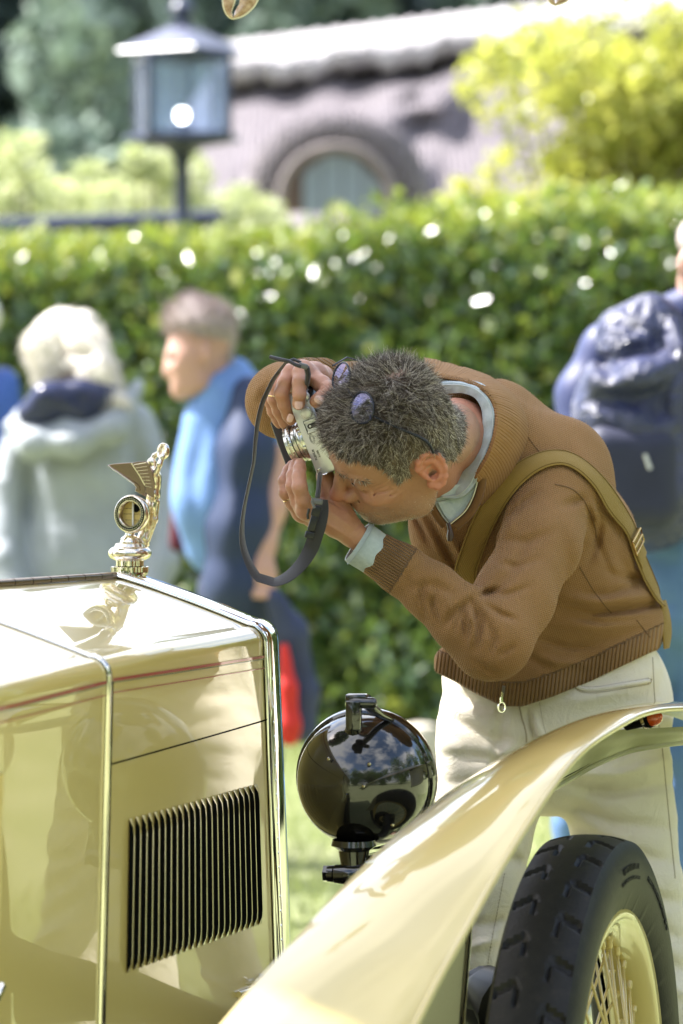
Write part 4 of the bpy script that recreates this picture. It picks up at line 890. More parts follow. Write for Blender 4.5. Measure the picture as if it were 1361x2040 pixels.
# ---------------------------------------------------------------- radiator cap, motometer and winged mascot
m_glass = Mat('dial_glass', (.95, .97, 1), .02, trans=1., ior=1.25).m
MD = 5.7; s_ = MD / FPX; cx = P(259, 750, MD).x; Z = lambda py: 1.5 - (py - 750) * s_
cap = empty('radiator_cap', (cx, MD, Z(1158))); cap.parent = vcar; cap.matrix_parent_inverse = Matrix.Translation(CARO).inverted()
def clink(o): o.parent = cap; o.matrix_parent_inverse = Matrix.Translation(Vector((cx, MD, Z(1158)))).inverted(); return o
def lat_(name, prof, mat, n=48, c=(cx, MD)):
    mb = MB(); mb.lathe([(max(r, .01) * s_, Z(y)) for r, y in prof], (c[0], c[1], 0), n=n); return clink(mb.build(name, mat))
lat_('filler_neck', [(40, 1164), (39, 1158), (34, 1156), (33, 1146), (36, 1142), (37, 1140), (30, 1139)], m_dnick)
# knurled ring
def knurl(name, y0, y1, r, n, mat):
    rows = []
    for y, rr in ((y1, r - 3), (y1 - 1, r), (y0 + 1, r), (y0, r - 3), (y0, 5)): rows.append([Vector((cx + math.cos(2 * math.pi * k / n) * (rr + (1.0 if k % 2 else -.2) * (rr > 10)) * s_, MD + math.sin(2 * math.pi * k / n) * (rr + (1.0 if k % 2 else -.2)) * s_, Z(y))) for k in range(n)])
    o = link(name, grid_mesh(name, rows, closed=True), mat, None, smooth=False); return clink(o)
knurl('knurled_ring', 1128, 1140, 36.5, 72, m_nick); knurl('cap_collar', 1115, 1128, 26.5, 60, m_nick)
lat_('cap_bulge', [(22, 1118), (30, 1116), (40, 1111), (43.5, 1104), (42.5, 1097), (37, 1091), (31, 1088.5), (30, 1086), (29, 1083), (25, 1081.5), (0, 1081)], m_gold)
lat_('dial_foot', [(19, 1082), (20, 1079), (18, 1076), (19, 1074), (17, 1071), (10, 1066), (9, 1062), (11, 1058)], m_nick, c=(P(259, 750, MD).x, MD))
# dial: ring facing back along the car
dn = Vector((-math.sin(R(28)), -math.cos(R(28)), .04)).normalized(); dc = P(264, 1024, MD - .005)
def dl(name, prof, mat, n=48): mb = MB(); mb.lathe([(r * s_, h * s_) for r, h in prof], dc, dn, n); return clink(mb.build(name, mat))
ring = dl('dial_ring', [(24, 9), (25.5, 11), (27, 11.2), (35, 11), (36.6, 9.5), (38, 7), (38, -4), (37, -7), (34, -9), (26, -9), (25, -7)], m_gold)
mb = MB(); u = dn.orthogonal().normalized(); v = dn.cross(u)
for k in range(44):
    a = 2 * math.pi * k / 44; c = dc + (u * math.cos(a) + v * math.sin(a)) * 31 * s_ + dn * 11.3 * s_; mb.lathe([(1.9 * s_, 0), (1.6 * s_, 1.1 * s_), (0, 1.3 * s_)], c, dn, 7)
mb.build('dial_filigree', m_nick, ring)['kind'] = 'stuff'
mb = MB(); mb.lathe([(28, 11.15), (33.8, 11.15)], dc, dn, 48); mb.V = [dc + (p - dc) * 1 for p in mb.V]
mb = MB(); mb.lathe([(28 * s_, 11.2 * s_), (34 * s_, 11.2 * s_)], dc, dn, 48); mb.build('dial_ground', m_bmat, ring)
m_face = vary('dial_face', (.62, .47, .16), .15, 90, .4)
dl('dial_plate', [(25.5, -5), (0.01, -5)], m_face)
mb = MB()
for h in (-12, 0, 11): c = dc + Vector((0, 0, h * s_)) + dn * -4.7 * s_; uu = Vector((-dn.y, dn.x, 0)).normalized(); mb.box(c, (math.sqrt(24 ** 2 - h * h) * 2 * s_, .0006, .0006), Matrix((uu, dn, Vector((0, 0, 1)))).transposed())
mb.build('dial_marks', m_brass, cap and ring)
uu = Vector((-dn.y, dn.x, 0)).normalized()
if uu.x < 0: uu = -uu
mb = MB(); mb.lathe([(8.5 * s_, 0), (8.5 * s_, .0006), (0, .0008)], dc + dn * -4.8 * s_ + Vector((0, 0, 12 * s_)) + uu * 6 * s_, dn, 20); mb.build('dial_window', m_bmat, ring)
mb = MB(); mb.tube([dc + Vector((0, 0, -25 * s_)) + dn * -2 * s_, dc + Vector((0, 0, 25 * s_)) + dn * -2 * s_], 2.1 * s_, 8); mb.build('thermometer_tube', Mat('thermometer_white', (.8, .78, .7), .2).m, ring)
# figure
f = Field((cx - .02, MD - .035, Z(1090)), (cx + .075, MD + .045, Z(870)), .00085)
def g_(px, py, r, dd=0.): return (P(px, py, MD + .012 + dd), r * s_ * 1.18)
f.chain([g_(288, 1083, 9), g_(286, 1072, 9), g_(294, 1040, 9), g_(301, 1010, 10), g_(306, 985, 10.5), g_(309, 965, 9), g_(309, 950, 9.5), g_(306, 938, 9)], .006, flat=((0, 1, 0), 1.25))
f.chain([g_(282, 1082, 6), g_(290, 1045, 5), g_(300, 1005, 5)], .004); f.chain([g_(296, 1075, 4, -.008), g_(309, 1035, 5, -.008), g_(313, 1000, 5, -.006)], .003)
f.cone(*[g_(306, 936, 7)[0], g_(304, 928, 5)[0]], 6 * s_, 5 * s_, .004); f.ell(P(304, 923, MD + .012), (.0062, .0062, .0075), k=.003); f.ell(P(301, 920, MD + .012), (.0055, .006, .006), k=.003)
f.chain([g_(311, 942, 5.5, -.01), g_(318, 925, 4.5, -.012), g_(324, 910, 4, -.010), g_(330, 898, 3.2, -.004)], .003); f.chain([g_(300, 938, 5, .012), g_(300, 920, 4.2, .016), g_(308, 908, 4, .016), g_(322, 897, 3.2, .008)], .003)
for pts in ([(300, 1075), (308, 1030), (315, 1000)], [(292, 1070), (300, 1020), (306, 985)], [(304, 1060), (311, 1020)]): f.fold(pts, -.0018, .0012, MD + .05, MD - .06)
V, Q = f.mesh(2); clink(link('mascot_figure', mesh_np('mascot_figure', V, Q), m_gold))
mb = MB(); wc = P(325, 899, MD + .012); wn = Vector((-.75, -.62, .12)).normalized(); mb.lathe([(10.5, -4), (13, -5), (17, -4.5), (18, -2), (18, 3), (16, 4.5), (12, 4), (10.5, 2), (10.5, -4)] and [(r * s_ * .92, h * s_) for r, h in [(10.5, -4), (13, -5), (17, -4.5), (18, -2), (18, 3), (16, 4.5), (12, 4), (10.5, 2), (10.5, -4)]], wc, wn, 36)
clink(mb.build('mascot_wheel', m_gold))
mb = MB()
for k in range(6): a = math.pi * k / 3; u = wn.orthogonal().normalized(); v = wn.cross(u); mb.tube([wc, wc + (u * math.cos(a) + v * math.sin(a)) * 10.5 * s_], .0009, 6)
clink(mb.build('mascot_wheel_spokes', m_gold))
def wing(name, pts, dd0, dd1, x0, x1, mat):
    poly = []
    for x, y in pts:
        t = (180 + x / 6 - x0) / (x1 - x0); poly.append(P(180 + x / 6, 860 + y / 6, MD + dd0 + (dd1 - dd0) * t))
    mb = MB(); mb.prism(poly, Vector((.001, .0045, 0))); o = mb.build(name, mat, None, smooth=False); md = o.modifiers.new('b', 'BEVEL'); md.width = .0007; md.segments = 2; return clink(o)
w1 = wing('mascot_wing', [(207, 397), (300, 382), (490, 368), (560, 470), (650, 640), (658, 720), (680, 790), (600, 745), (540, 712), (552, 665), (520, 625), (430, 560), (320, 480), (255, 440)], .035, .006, 215, 295, m_bronze)
w2 = wing('mascot_wing', [(492, 372), (560, 358), (660, 350), (700, 390), (740, 480), (770, 620), (758, 790), (700, 765), (655, 722), (660, 660), (590, 520), (530, 430)], -.004, -.002, 262, 306, m_bronze)
mb = MB()
for k in range(8): x0, y0, x1, y1 = 525 + k * 19, 398 + k * 36, 668 + k * 9, 372 + k * 42; mb.tube([P(180 + x0 / 6, 860 + y0 / 6, MD - .0055), P(180 + x1 / 6, 860 + y1 / 6, MD - .0045)], .0007, 6)
mb.build('feather_ridges', m_gold, w2)
mb = MB(); mb.tube([P(180 + x / 6, 860 + y / 6, MD - .0055) for x, y in [(492, 374), (530, 432), (590, 522), (655, 640)]], .0011, 6); mb.build('wing_rib', m_gold, w2)
mb = MB(); mb.tube([P(180 + x / 6, 860 + y / 6, MD + d) for x, y, d in [(207, 399, .034), (255, 442, .03), (320, 482, .026), (430, 562, .016), (520, 627, .01), (548, 664, .008), (540, 713, .007)]], .0009, 6); mb.build('wing_edge', m_gold, w1)
# ================================================================ THE PHOTOGRAPHER
m_skin = Mat('tanned_skin', (.50, .26, .155), .46, sss=.18, spec=.45)
c0 = m_skin.mix(m_skin.noise(38, 4), (.42, .225, .145), (.54, .315, .21)); c0 = m_skin.mix(m_skin.math('MULTIPLY', m_skin.noise(420, 3, .7), .5), c0, (.34, .15, .09))
c1 = m_skin.mix(m_skin.attr('red'), c0, (.58, .19, .125))
c2 = m_skin.mix(m_skin.attr('stubble'), c1, m_skin.ramp(m_skin.noise(900, 2), [(.42, (.26, .16, .11)), (.6, (.46, .33, .25))]))
c3 = m_skin.mix(m_skin.attr('hairmask'), c2, m_skin.mix(m_skin.attr('bald'), (.15, .11, .08), (.30, .19, .13)))
m_skin.base(c3); m_skin.bump(m_skin.math('ADD', m_skin.noise(260, 3), m_skin.math('MULTIPLY', m_skin.noise(60, 4, .6, 1.2), 1.5)), .0007, .8); m_skinm = m_skin.m
def h_(px, py, y, r): return (P(px, py, y), r * y / FPX)
HU = Vector((-.38, -.71, .593)).normalized(); HF = Vector((-.842, 0, -.54)); HF = (HF - HU * HF.dot(HU)).normalized(); HR = HU.cross(HF).normalized()
HS = 1.0; HE = P(849, 946, 5.395) - HR * .075 * HS
HM = np.array([list(HF), list(HR), list(HU)])       # rows: local x (forward), y (his left), z (up)
def h2w(p): p = np.atleast_2d(np.array(p, float)); return p @ HM * HS + np.array(HE)
def w2h(p): return (np.array(p, float) - np.array(HE)) @ HM.T / HS
photographer = empty('person', (P(1110, 0, 5.88).x, 5.88, 0), 'grey-haired man in tan knitted jumper bending over to take a photograph', 'person')
# --- head
f = Field((-.125, -.10, -.135), (.15, .105, .15), .00135)
f.ell((.003, 0, .048), (.085, .0740, .085), k=.01); f.ell((-.012, 0, .05), (.064, .070, .076), k=.02); f.ell((.045, 0, .053), (.051, .060, .055), k=.03)
f.ell((.042, 0, -.020), (.056, .060, .074), k=.03); f.ell((.042, 0, -.054), (.050, .048, .038), k=.03)
for s in (1, -1):
    f.cone((-.002, s * .058, -.028), (.028, s * .051, -.062), .019, .016, .025); f.cone((.028, s * .051, -.062), (.082, s * .018, -.078), .016, .015, .025)
    f.ell((.066, s * .044, -.012), (.026, .022, .017), k=.018); f.cone((.091, s * .010, .037), (.076, s * .046, .036), .0095, .009, .012)
f.ell((.091, 0, -.078), (.018, .021, .015), k=.015); f.ell((.084, 0, -.045), (.026, .032, .026), k=.02)
f.cone((.095, 0, .026), (.116, 0, -.010), .0085, .010, .010); f.ell((.1205, 0, -.015), (.0125, .0115, .0110), k=.008)
for s in (1, -1):
    f.ell((.106, s * .0135, -.020), (.0115, .0080, .0085), k=.006)
    f.ell((.101, s * .031, .012), (.016, .018, .0125), k=.012, mode='sub'); f.ell((.0795, s * .032, .0125), (.0135, .0165, .0125), k=.004)
    f.cone((.093, s * .022, .0095), (.0855, s * .046, .0095), .0016, .0014, .001, 'sub')
    f.ell((.113, s * .0065, -.0285), (.0055, .0035, .004), k=.002, mode='sub')
    for z1, z0 in ((.022, .014), (.0115, .010), (.001, .006), (-.009, .001)): f.cone((.076, s * .055, z0), (.050, s * .0680, z1), .0017, .0012, .003, 'sub')
    f.cone((.099, s * .020, -.028), (.083, s * .042, -.062), .0022, .0015, .004, 'sub')
f.ell((.1035, 0, -.0455), (.0085, .0235, .0065), k=.006); f.ell((.1015, 0, -.0585), (.0085, .0200, .0072), k=.006); f.cone((.1105, -.014, -.0520), (.1105, .014, -.0520), .0016, .0016, .002, 'sub'); f.cone((.106, .010, -.052), (.094, .028, -.0535), .0015, .0013, .002, 'sub')
f.ell((.1005, 0, -.0675), (.006, .018, .003), k=.004, mode='sub')
for z in (.052, .063, .073): f.cone((.103, -.03, z), (.103, .03, z), .0018, .0018, .003, 'sub'); f.cone((.100, .03, z), (.080, .055, z - .004), .0020, .0012, .003, 'sub')
# ears
EA = np.array([[.92, .38, .08], [-.38, .90, .25], [.02, -.26, .966]])
def ear(s):
    def e(u, v, w): q = np.array([-.006, s * .0745, .000]) + EA[0] * [1, s, 1] * u + EA[2] * [1, s, 1] * v + EA[1] * [1, s, 1] * w; return q
    pts = []
    for t in np.linspace(-.35, 1.72, 13): a = math.pi * t; pts.append((e(-.015 * math.cos(a * 1) * -1 if False else .0165 * math.cos(a + .0) * -1 + .001, .024 * math.sin(a) + .009, .0135 if 0 < t < 1.5 else .008), .0038 if t < 1.3 else .003))
    # helix runs from the front, over the top and down the back to the lobe
    H = [(.012, .010, .002), (.0155, .022, .006), (.010, .032, .010), (.000, .036, .013), (-.011, .033, .015), (-.018, .023, .016), (-.0195, .010, .0155), (-.0165, -.004, .014), (-.011, -.015, .011), (-.004, -.022, .008), (.004, -.0225, .005), (.010, -.016, .002)]
    f.chain([(e(*q), .0042 if i < 8 else .0050) for i, q in enumerate(H)], .004)
    A = [(.002, .026, .010), (-.007, .022, .012), (-.0115, .011, .012), (-.0095, -.001, .0115), (-.003, -.008, .009), (.003, -.007, .006)]
    f.chain([(e(*q), .0034) for q in A], .004)
    for q0, q1 in (((.008, .02, .003), (-.014, .020, .009)), ((.006, .006, .002), (-.014, .006, .009)), ((.006, -.012, .002), (-.008, -.012, .008))): f.cone(e(*q0), e(*q1), .0060, .0050, .006)
    f.ell(e(.001, .002, .0105), (.0085, .0065, .0105), k=.003, mode='sub'); f.cone(e(.011, .003, .004), e(.009, -.003, .006), .0036, .003, .004)
ear(1); ear(-1)
nb = w2h(P(968, 888, 5.66)); nm = w2h(P(893, 868, 5.565))
VH, QH = None, None
f.cone((-.026, 0, -.020), tuple(nm), .050, .050, .03)
V0, Q0 = f.mesh(2); HV = h2w(V0)
headloc = V0
# neck continues in world space
f = Field(P(835, 960, 5.50) - Vector((.02, .15, .12)), P(1010, 800, 5.6) + Vector((.05, .2, .06)), .003)
f.chain([(Vector(h2w((-.025, 0, -.02))[0]), .048), (P(906, 870, 5.60), .052), (P(935, 888, 5.70), .050), (P(985, 915, 5.82), .045)], .02)
f.cone(h2w((-.02, .052, -.02))[0], P(898, 962, 5.61), .012, .014, .02); f.cone(h2w((.03, .0, -.070))[0], P(896, 955, 5.64), .028, .030, .03)
VN, QN = f.mesh(2)
# --- hands
def hand_field(lo, hi): return Field(lo, hi, .00125)
f = hand_field(P(515, 875, 5.52) - Vector((0, .13, 0)), P(680, 700, 5.52) + Vector((0, .14, 0)))     # his right hand, above the camera
def fing(pts, k=.004): f.chain([h_(*p) for p in pts], k); 
# fingers: knuckle, middle joint, last joint, tip
fing([(600, 752, 5.455, 16), (598, 742, 5.432, 15), (597, 762, 5.418, 14.5), (596, 787, 5.412, 13.5), (595, 803, 5.420, 12.0), (595, 806, 5.424, 11)])
fing([(590, 752, 5.47, 16), (578, 742, 5.452, 15.5), (568, 762, 5.440, 14.5), (561, 784, 5.436, 14.5), (566, 806, 5.442, 12.5), (574, 828, 5.452, 11.5), (580, 838, 5.456, 10)])
fing([(578, 758, 5.49, 15.5), (563, 752, 5.474, 14), (552, 772, 5.466, 13), (547, 795, 5.468, 13.5), (555, 820, 5.474, 11.5), (567, 843, 5.482, 10.5), (572, 852, 5.485, 9)])
fing([(572, 765, 5.51, 14), (555, 762, 5.50, 12.5), (543, 778, 5.496, 11.5), (537, 797, 5.498, 12), (543, 820, 5.503, 10), (552, 838, 5.508, 9), (556, 846, 5.51, 8)])
f.chain([h_(602, 738, 5.47, 20), h_(585, 745, 5.50, 20), h_(575, 752, 5.52, 18)], .012); f.chain([h_(605, 745, 5.47, 20), h_(625, 748, 5.50, 24), h_(640, 752, 5.54, 26)], .014); f.chain([h_(585, 752, 5.52, 22), h_(625, 758, 5.56, 28), h_(650, 770, 5.62, 26)], .015)
fing([(622, 750, 5.475, 17), (642, 766, 5.450, 17), (655, 778, 5.432, 16), (648, 789, 5.424, 15.5), (636, 797, 5.420, 14), (630, 800, 5.422, 12.5)], .006)
for p in ((596, 783), ): pass
f.cone(P(583, 775, 5.40), P(579, 800, 5.42), .0022, .002, .003, 'sub'); f.cone(P(553, 800, 5.43), P(563, 842, 5.44), .0018, .0015, .003, 'sub')
for a_, b_, y in (((588, 764), (606, 763), 5.399), ((588, 786), (605, 786), 5.3935), ((552, 781), (572, 778), 5.416), ((640, 776), (650, 766), 5.419)): f.cone(P(*a_, y), P(*b_, y), .0013, .0012, .002, 'sub')
for ln, a_, w_ in ([((605, 742), (622, 752), (640, 764)), .0014, .003], [((585, 738), (590, 750)), -.0010, .0025], [((612, 760), (628, 770)), -.0015, .0025], [((574, 735), (580, 748)), -.0012, .0025]): f.fold(ln, a_, w_, 5.5, 5.36)
VR, QR = f.mesh(1)
f = hand_field(P(545, 1110, 5.47) - Vector((0, .13, 0)), P(760, 905, 5.47) + Vector((0, .13, 0)))     # his left hand, below
fing([(608, 1012, 5.425, 16.5), (604, 996, 5.412, 15), (597, 970, 5.404, 15), (596, 950, 5.412, 13.5), (597, 934, 5.425, 12.5), (598, 924, 5.436, 11.5)])
fing([(603, 1018, 5.45, 16), (593, 998, 5.438, 14.5), (584, 968, 5.432, 14.5), (584, 948, 5.442, 13), (588, 930, 5.455, 11.5), (590, 922, 5.462, 10.5)])
fing([(596, 1018, 5.475, 15), (583, 1003, 5.465, 13.5), (570, 981, 5.458, 14), (567, 958, 5.462, 12.5), (575, 938, 5.475, 11.5), (582, 926, 5.482, 10)])
fing([(598, 1022, 5.50, 14), (586, 1006, 5.495, 12), (578, 985, 5.495, 11.5), (580, 965, 5.50, 10), (588, 950, 5.51, 9)])
f.chain([h_(612, 1018, 5.43, 20), h_(640, 1024, 5.445, 25), h_(672, 1043, 5.455, 26), h_(702, 1064, 5.468, 23), h_(732, 1085, 5.482, 23), h_(768, 1108, 5.49, 25)], .012)
f.chain([h_(608, 1022, 5.48, 22), h_(640, 1028, 5.49, 28), h_(680, 1048, 5.485, 24)], .012); f.chain([h_(640, 1012, 5.47, 20), h_(672, 1026, 5.475, 21), h_(698, 1048, 5.48, 20)], .012)
fing([(682, 1026, 5.475, 22), (670, 996, 5.472, 19), (658, 976, 5.470, 16), (652, 960, 5.472, 14.5), (647, 947, 5.478, 12.5), (645, 941, 5.484, 11)], .012)
f.cone(P(592, 955, 5.385), P(600, 1005, 5.40), .0001, .0001, .001) if False else None
for a_, b_, y in (((583, 970), (607, 968), 5.384), ((585, 975), (606, 973), 5.3835), ((560, 984), (575, 986), 5.44), ((645, 978), (662, 984), 5.4490), ((646, 983), (662, 989), 5.448)): f.cone(P(*a_, y), P(*b_, y), .0013, .0012, .002, 'sub')
f.cone(P(648, 1000, 5.405), P(655, 1022, 5.408), .003, .002, .006, 'sub')
for ln, a_, w_ in ([((650, 1012), (680, 1035), (712, 1060)), .0016, .0035], [((628, 1030), (665, 1052), (705, 1078)), .0016, .0035], [((662, 1000), (690, 1015), (715, 1040)), .0018, .004], [((612, 1010), (622, 1030)), .0014, .004], [((640, 1020), (668, 1043)), -.0010, .003], [((700, 1062), (712, 1050), (722, 1040)), -.0012, .002], [((708, 1070), (722, 1056)), -.0010, .002]): f.fold(ln, a_, w_, 5.5, 5.36)
VL, QL = f.mesh(1)
f = Field((-.2, 5.35, .0), (.6, 6.0, 1.55), .006)   # arms and trunk under the clothes, so that the body is one figure
f.chain([h_(760, 1108, 5.49, 30), h_(860, 1182, 5.49, 34), h_(975, 1268, 5.49, 40), h_(1035, 1165, 5.56, 42), h_(1088, 1040, 5.69, 46), h_(1010, 935, 5.80, 46)], .01)
f.chain([h_(640, 762, 5.60, 26), h_(575, 795, 5.70, 36), h_(860, 800, 5.81, 48), h_(985, 890, 5.80, 50)], .02); f.chain([h_(985, 915, 5.79, 60), h_(1085, 1110, 5.88, 80), h_(1105, 1350, 5.97, 80)], .05)
f.chain([h_(1105, 1350, 5.97, 80), h_(1105, 1430, 5.98, 80)], .03); f.chain([h_(1105, 1430, 5.97, 66), h_(1010, 1480, 5.92, 60)], .03); f.chain([h_(1105, 1430, 5.98, 66), h_(1200, 1500, 5.97, 62)], .03)
for pts in ([(1010, 1480, 5.92, 62), (968, 1760, 5.86, 44), (928, 2000, 5.85, 38), (930, 2650, 5.98, 34)], [(1200, 1500, 5.97, 66), (1255, 1760, 5.94, 58), (1298, 2000, 5.94, 50), (1345, 2650, 6.04, 40)]): f.chain([h_(*p) for p in pts], .03)
VB, QB = f.mesh(2)
V, Q = merge([(HV, Q0), (VN, QN), (VR, QR), (VL, QL), (VB, QB)])
body = link('body', mesh_np('body', V, Q), m_skinm, photographer)
def setattr_(me, name, arr): a = me.attributes.new(name, 'FLOAT', 'POINT'); a.data.foreach_set('value', np.ascontiguousarray(arr, dtype=np.float32))
hx_, hy_, hz_ = headloc.T; nH = len(headloc); tot = len(V)
HLX = [-.12, -.09, -.05, -.034, -.026, .014, .020, .036, .043, .056, .075, .1]; HLZ = [-.05, -.045, -.035, -.015, .040, .040, .010, .006, .040, .068, .080, .086]
line_ = np.interp(hx_, HLX, HLZ) + .003 * np.sin(hx_ * 300)
sm = lambda t: np.clip(t, 0, 1) ** 2 * (3 - 2 * np.clip(t, 0, 1))
hm_ = sm((hz_ - line_) / .006 + .5) * (np.abs(hy_) < .088) * (~((np.abs(hy_) > .0775) & (hx_ < .004) & (hx_ > -.04) & (hz_ < .044)))
WH = np.array([-.045, 0, .124]); dW = np.linalg.norm(headloc - WH, axis=1); bald = np.exp(-(dW / .018) ** 2)
red = np.exp(-(np.linalg.norm(headloc - [.122, 0, -.015], axis=1) / .016) ** 2) * .8 + np.exp(-(np.linalg.norm(headloc * [1, 1, 1] - [.07, .05, -.01], axis=1) / .025) ** 2) * .3 + ((np.abs(hy_) > .078) & (hx_ < .01)) * .6
st = sm((-.026 - hz_) / .03) * sm((hx_ + .02) / .03) * .38
pad = lambda a, v=0.: np.concatenate([a, np.full(tot - nH, v)])
setattr_(body.data, 'hairmask', pad(hm_)); setattr_(body.data, 'bald', pad(bald)); 
rr = pad(red); rr[nH + len(VN):nH + len(VN) + len(VR) + len(VL)] = .15; rr[nH:nH + len(VN)] = .38; setattr_(body.data, 'red', rr); setattr_(body.data, 'stubble', pad(st))
# finger nails
m_nail = Mat('finger_nail', (.66, .40, .31), .25, sss=.1).m
def nail(px, py, y, ang, w=.0058, h=.0065, tilt=(0, -1, .1)):
    n_ = Vector(tilt).normalized(); u = Vector((math.cos(ang), 0, math.sin(ang))); u = (u - n_ * u.dot(n_)).normalized(); v = n_.cross(u); c = P(px, py, y); rows = []
    for i in range(6):
        t = -1 + 2 * i / 5; rows.append([c + u * w * s_ * (1 - .15 * t * t) * (1 if abs(t) < 1 else .7) + v * h * t - n_ * (s_ * s_) * .0022 for s_ in np.linspace(-1, 1, 7)])
    o = link('finger_nail', grid_mesh('finger_nail', rows), m_nail, photographer); md = o.modifiers.new('t', 'SOLIDIFY'); md.thickness = .0006; return o
nail(595, 806, 5.4055, 0); nail(577, 833, 5.4345, R(-20), .005, .006, (-.4, -.9, 0)); nail(636, 796, 5.400, R(60), .0058, .007, (-.1, -1, .3))
# --- hair strands
def strands(pts, nrm, dirs, length, rad, name, mat, grey, seed, parent, segs=3, curl=.55):
    g = np.random.default_rng(seed); n = len(pts); d = dirs / np.linalg.norm(dirs, axis=1)[:, None]; bend = g.normal(size=(n, 3)) * curl; bend -= d * (bend * d).sum(1)[:, None]
    side = np.cross(d, nrm + 1e-3); side /= np.linalg.norm(side, axis=1)[:, None]; oth = np.cross(d, side); V = []; 
    for k in range(segs + 1):
        t = k / segs; c = pts + d * (length * t)[:, None] + bend * (length * t * t * .6)[:, None]; r = rad * (1 - .8 * t)
        for q in range(3): a = 2 * math.pi * q / 3; V.append(c + (side * math.cos(a) + oth * math.sin(a)) * r)
    V = np.stack(V, 1); m = 3 * (segs + 1); b = np.arange(n)[:, None, None] * m; F = []
    for k in range(segs):
        for q in range(3): F.append([k * 3 + q, k * 3 + (q + 1) % 3, (k + 1) * 3 + (q + 1) % 3, (k + 1) * 3 + q])
    F = (b + np.array(F)[None]).reshape(-1, 4); me = mesh_np(name, V.reshape(-1, 3), F); setattr_(me, 'grey', np.repeat(grey, m)); o = link(name, me, mat, parent); o['kind'] = 'stuff'; return o
mh = Mat('greying_hair', (.2, .15, .1), .38, spec=.5); rnd = mh.island()
mh.base(mh.mix(mh.attr('grey'), mh.ramp(rnd, [(0, (.035, .024, .016)), (.48, (.080, .054, .038)), (.64, (.19, .145, .11)), (.78, (.50, .43, .36)), (1, (.80, .73, .62))]), mh.ramp(rnd, [(0, (.085, .065, .052)), (.45, (.24, .20, .165)), (.75, (.50, .45, .38)), (1, (.82, .77, .68))])))
# vertex normals of the head in local space
def vnormals(V, Q):
    n = np.zeros_like(V); fn = np.cross(V[Q[:, 2]] - V[Q[:, 0]], V[Q[:, 3]] - V[Q[:, 1]])
    for k in range(4): 
        for c in range(3): n[:, c] += np.bincount(Q[:, k], fn[:, c], len(V))
    return n / np.maximum(np.linalg.norm(n, axis=1), 1e-12)[:, None]
NV = vnormals(V0, Q0); 
if (NV * (V0 - [0, 0, .03])).sum() < 0: NV = -NV
g = np.random.default_rng(5); prob = hm_ * (1 - .55 * bald); prob[hz_ < -.06] = 0; prob /= prob.sum()
ids = g.choice(nH, 26000, p=prob); pts = V0[ids] + g.normal(size=(len(ids), 3)) * .0007; nr = NV[ids]
away = pts - WH; away -= nr * (away * nr).sum(1)[:, None]; away /= np.maximum(np.linalg.norm(away, axis=1), 1e-4)[:, None]
swirl = np.cross(nr, away); dWp = np.linalg.norm(pts - WH, axis=1); topw = sm((pts[:, 2] - .065) / .035); frontw = sm((pts[:, 0] - .02) / .06)
clump = np.sin(pts[:, 0:1] * 190 + np.sin(pts[:, 1:2] * 150) * 2.5) * .75 * swirl + np.sin(pts[:, 1:2] * 210 + pts[:, 2:3] * 230) * .45 * away + np.sin(pts[:, 0:1] * 420 + pts[:, 2:3] * 380) * .3 * swirl
dirs = nr * (.20 + .42 * topw * (.7 + .6 * frontw))[:, None] + away * (.85 - .30 * topw)[:, None] + swirl * (.45 * np.exp(-(dWp / .05) ** 2))[:, None] + clump + g.normal(size=pts.shape) * .13
dirs[:, 2] -= .35 * (1 - topw)
length = (.0095 + .0125 * topw - .004 * frontw) * (.65 + .6 * g.random(len(ids)))
grey = np.clip((.075 - pts[:, 2]) / .05, 0, 1) * .85 * np.clip((pts[:, 0] + .06) / .06, .35, 1) + .12
strands(h2w(pts), nr @ HM, dirs @ HM, length, .00046, 'hair', mh.m, grey, 6, photographer)
# eyebrows and short stubble
eb = np.stack([np.linspace(.093, .070, 260), np.linspace(.014, .056, 260), .0375 + .003 * np.sin(np.linspace(0, 3, 260))], 1); eb = np.concatenate([eb, eb * [1, -1, 1]]) + g.normal(size=(520, 3)) * .0018
strands(h2w(eb + [.007, 0, 0]), np.tile(HM[0], (520, 1)), (np.tile([-.2, 0, -.1], (520, 1)) + np.sign(eb[:, 1:2]) * [0, .8, 0] + g.normal(size=(520, 3)) * .25) @ HM, .012 * (.6 + .5 * g.random(520)), .0005, 'eyebrow_hair', mh.m, np.full(520, .3), 8, photographer)
ps = st * (g.random(nH) < .9); ps /= ps.sum(); ids = g.choice(nH, 2600, p=ps)
strands(h2w(V0[ids]), NV[ids] @ HM, (NV[ids] * .7 + [.1, 0, -.6] + g.normal(size=(2600, 3)) * .3) @ HM, .0022 * (.6 + .6 * g.random(2600)), .00022, 'stubble', mh.m, np.full(2600, .9), 9, photographer, segs=1)
mb = MB(); mb.tube([h2w(q)[0] for q in ((.0945, .020, .0095), (.092, .030, .0085), (.087, .042, .0095), (.083, .047, .0105))], .0011, 6); mb.build('eyelashes', Mat('lash', (.04, .025, .02), .6).m, photographer)

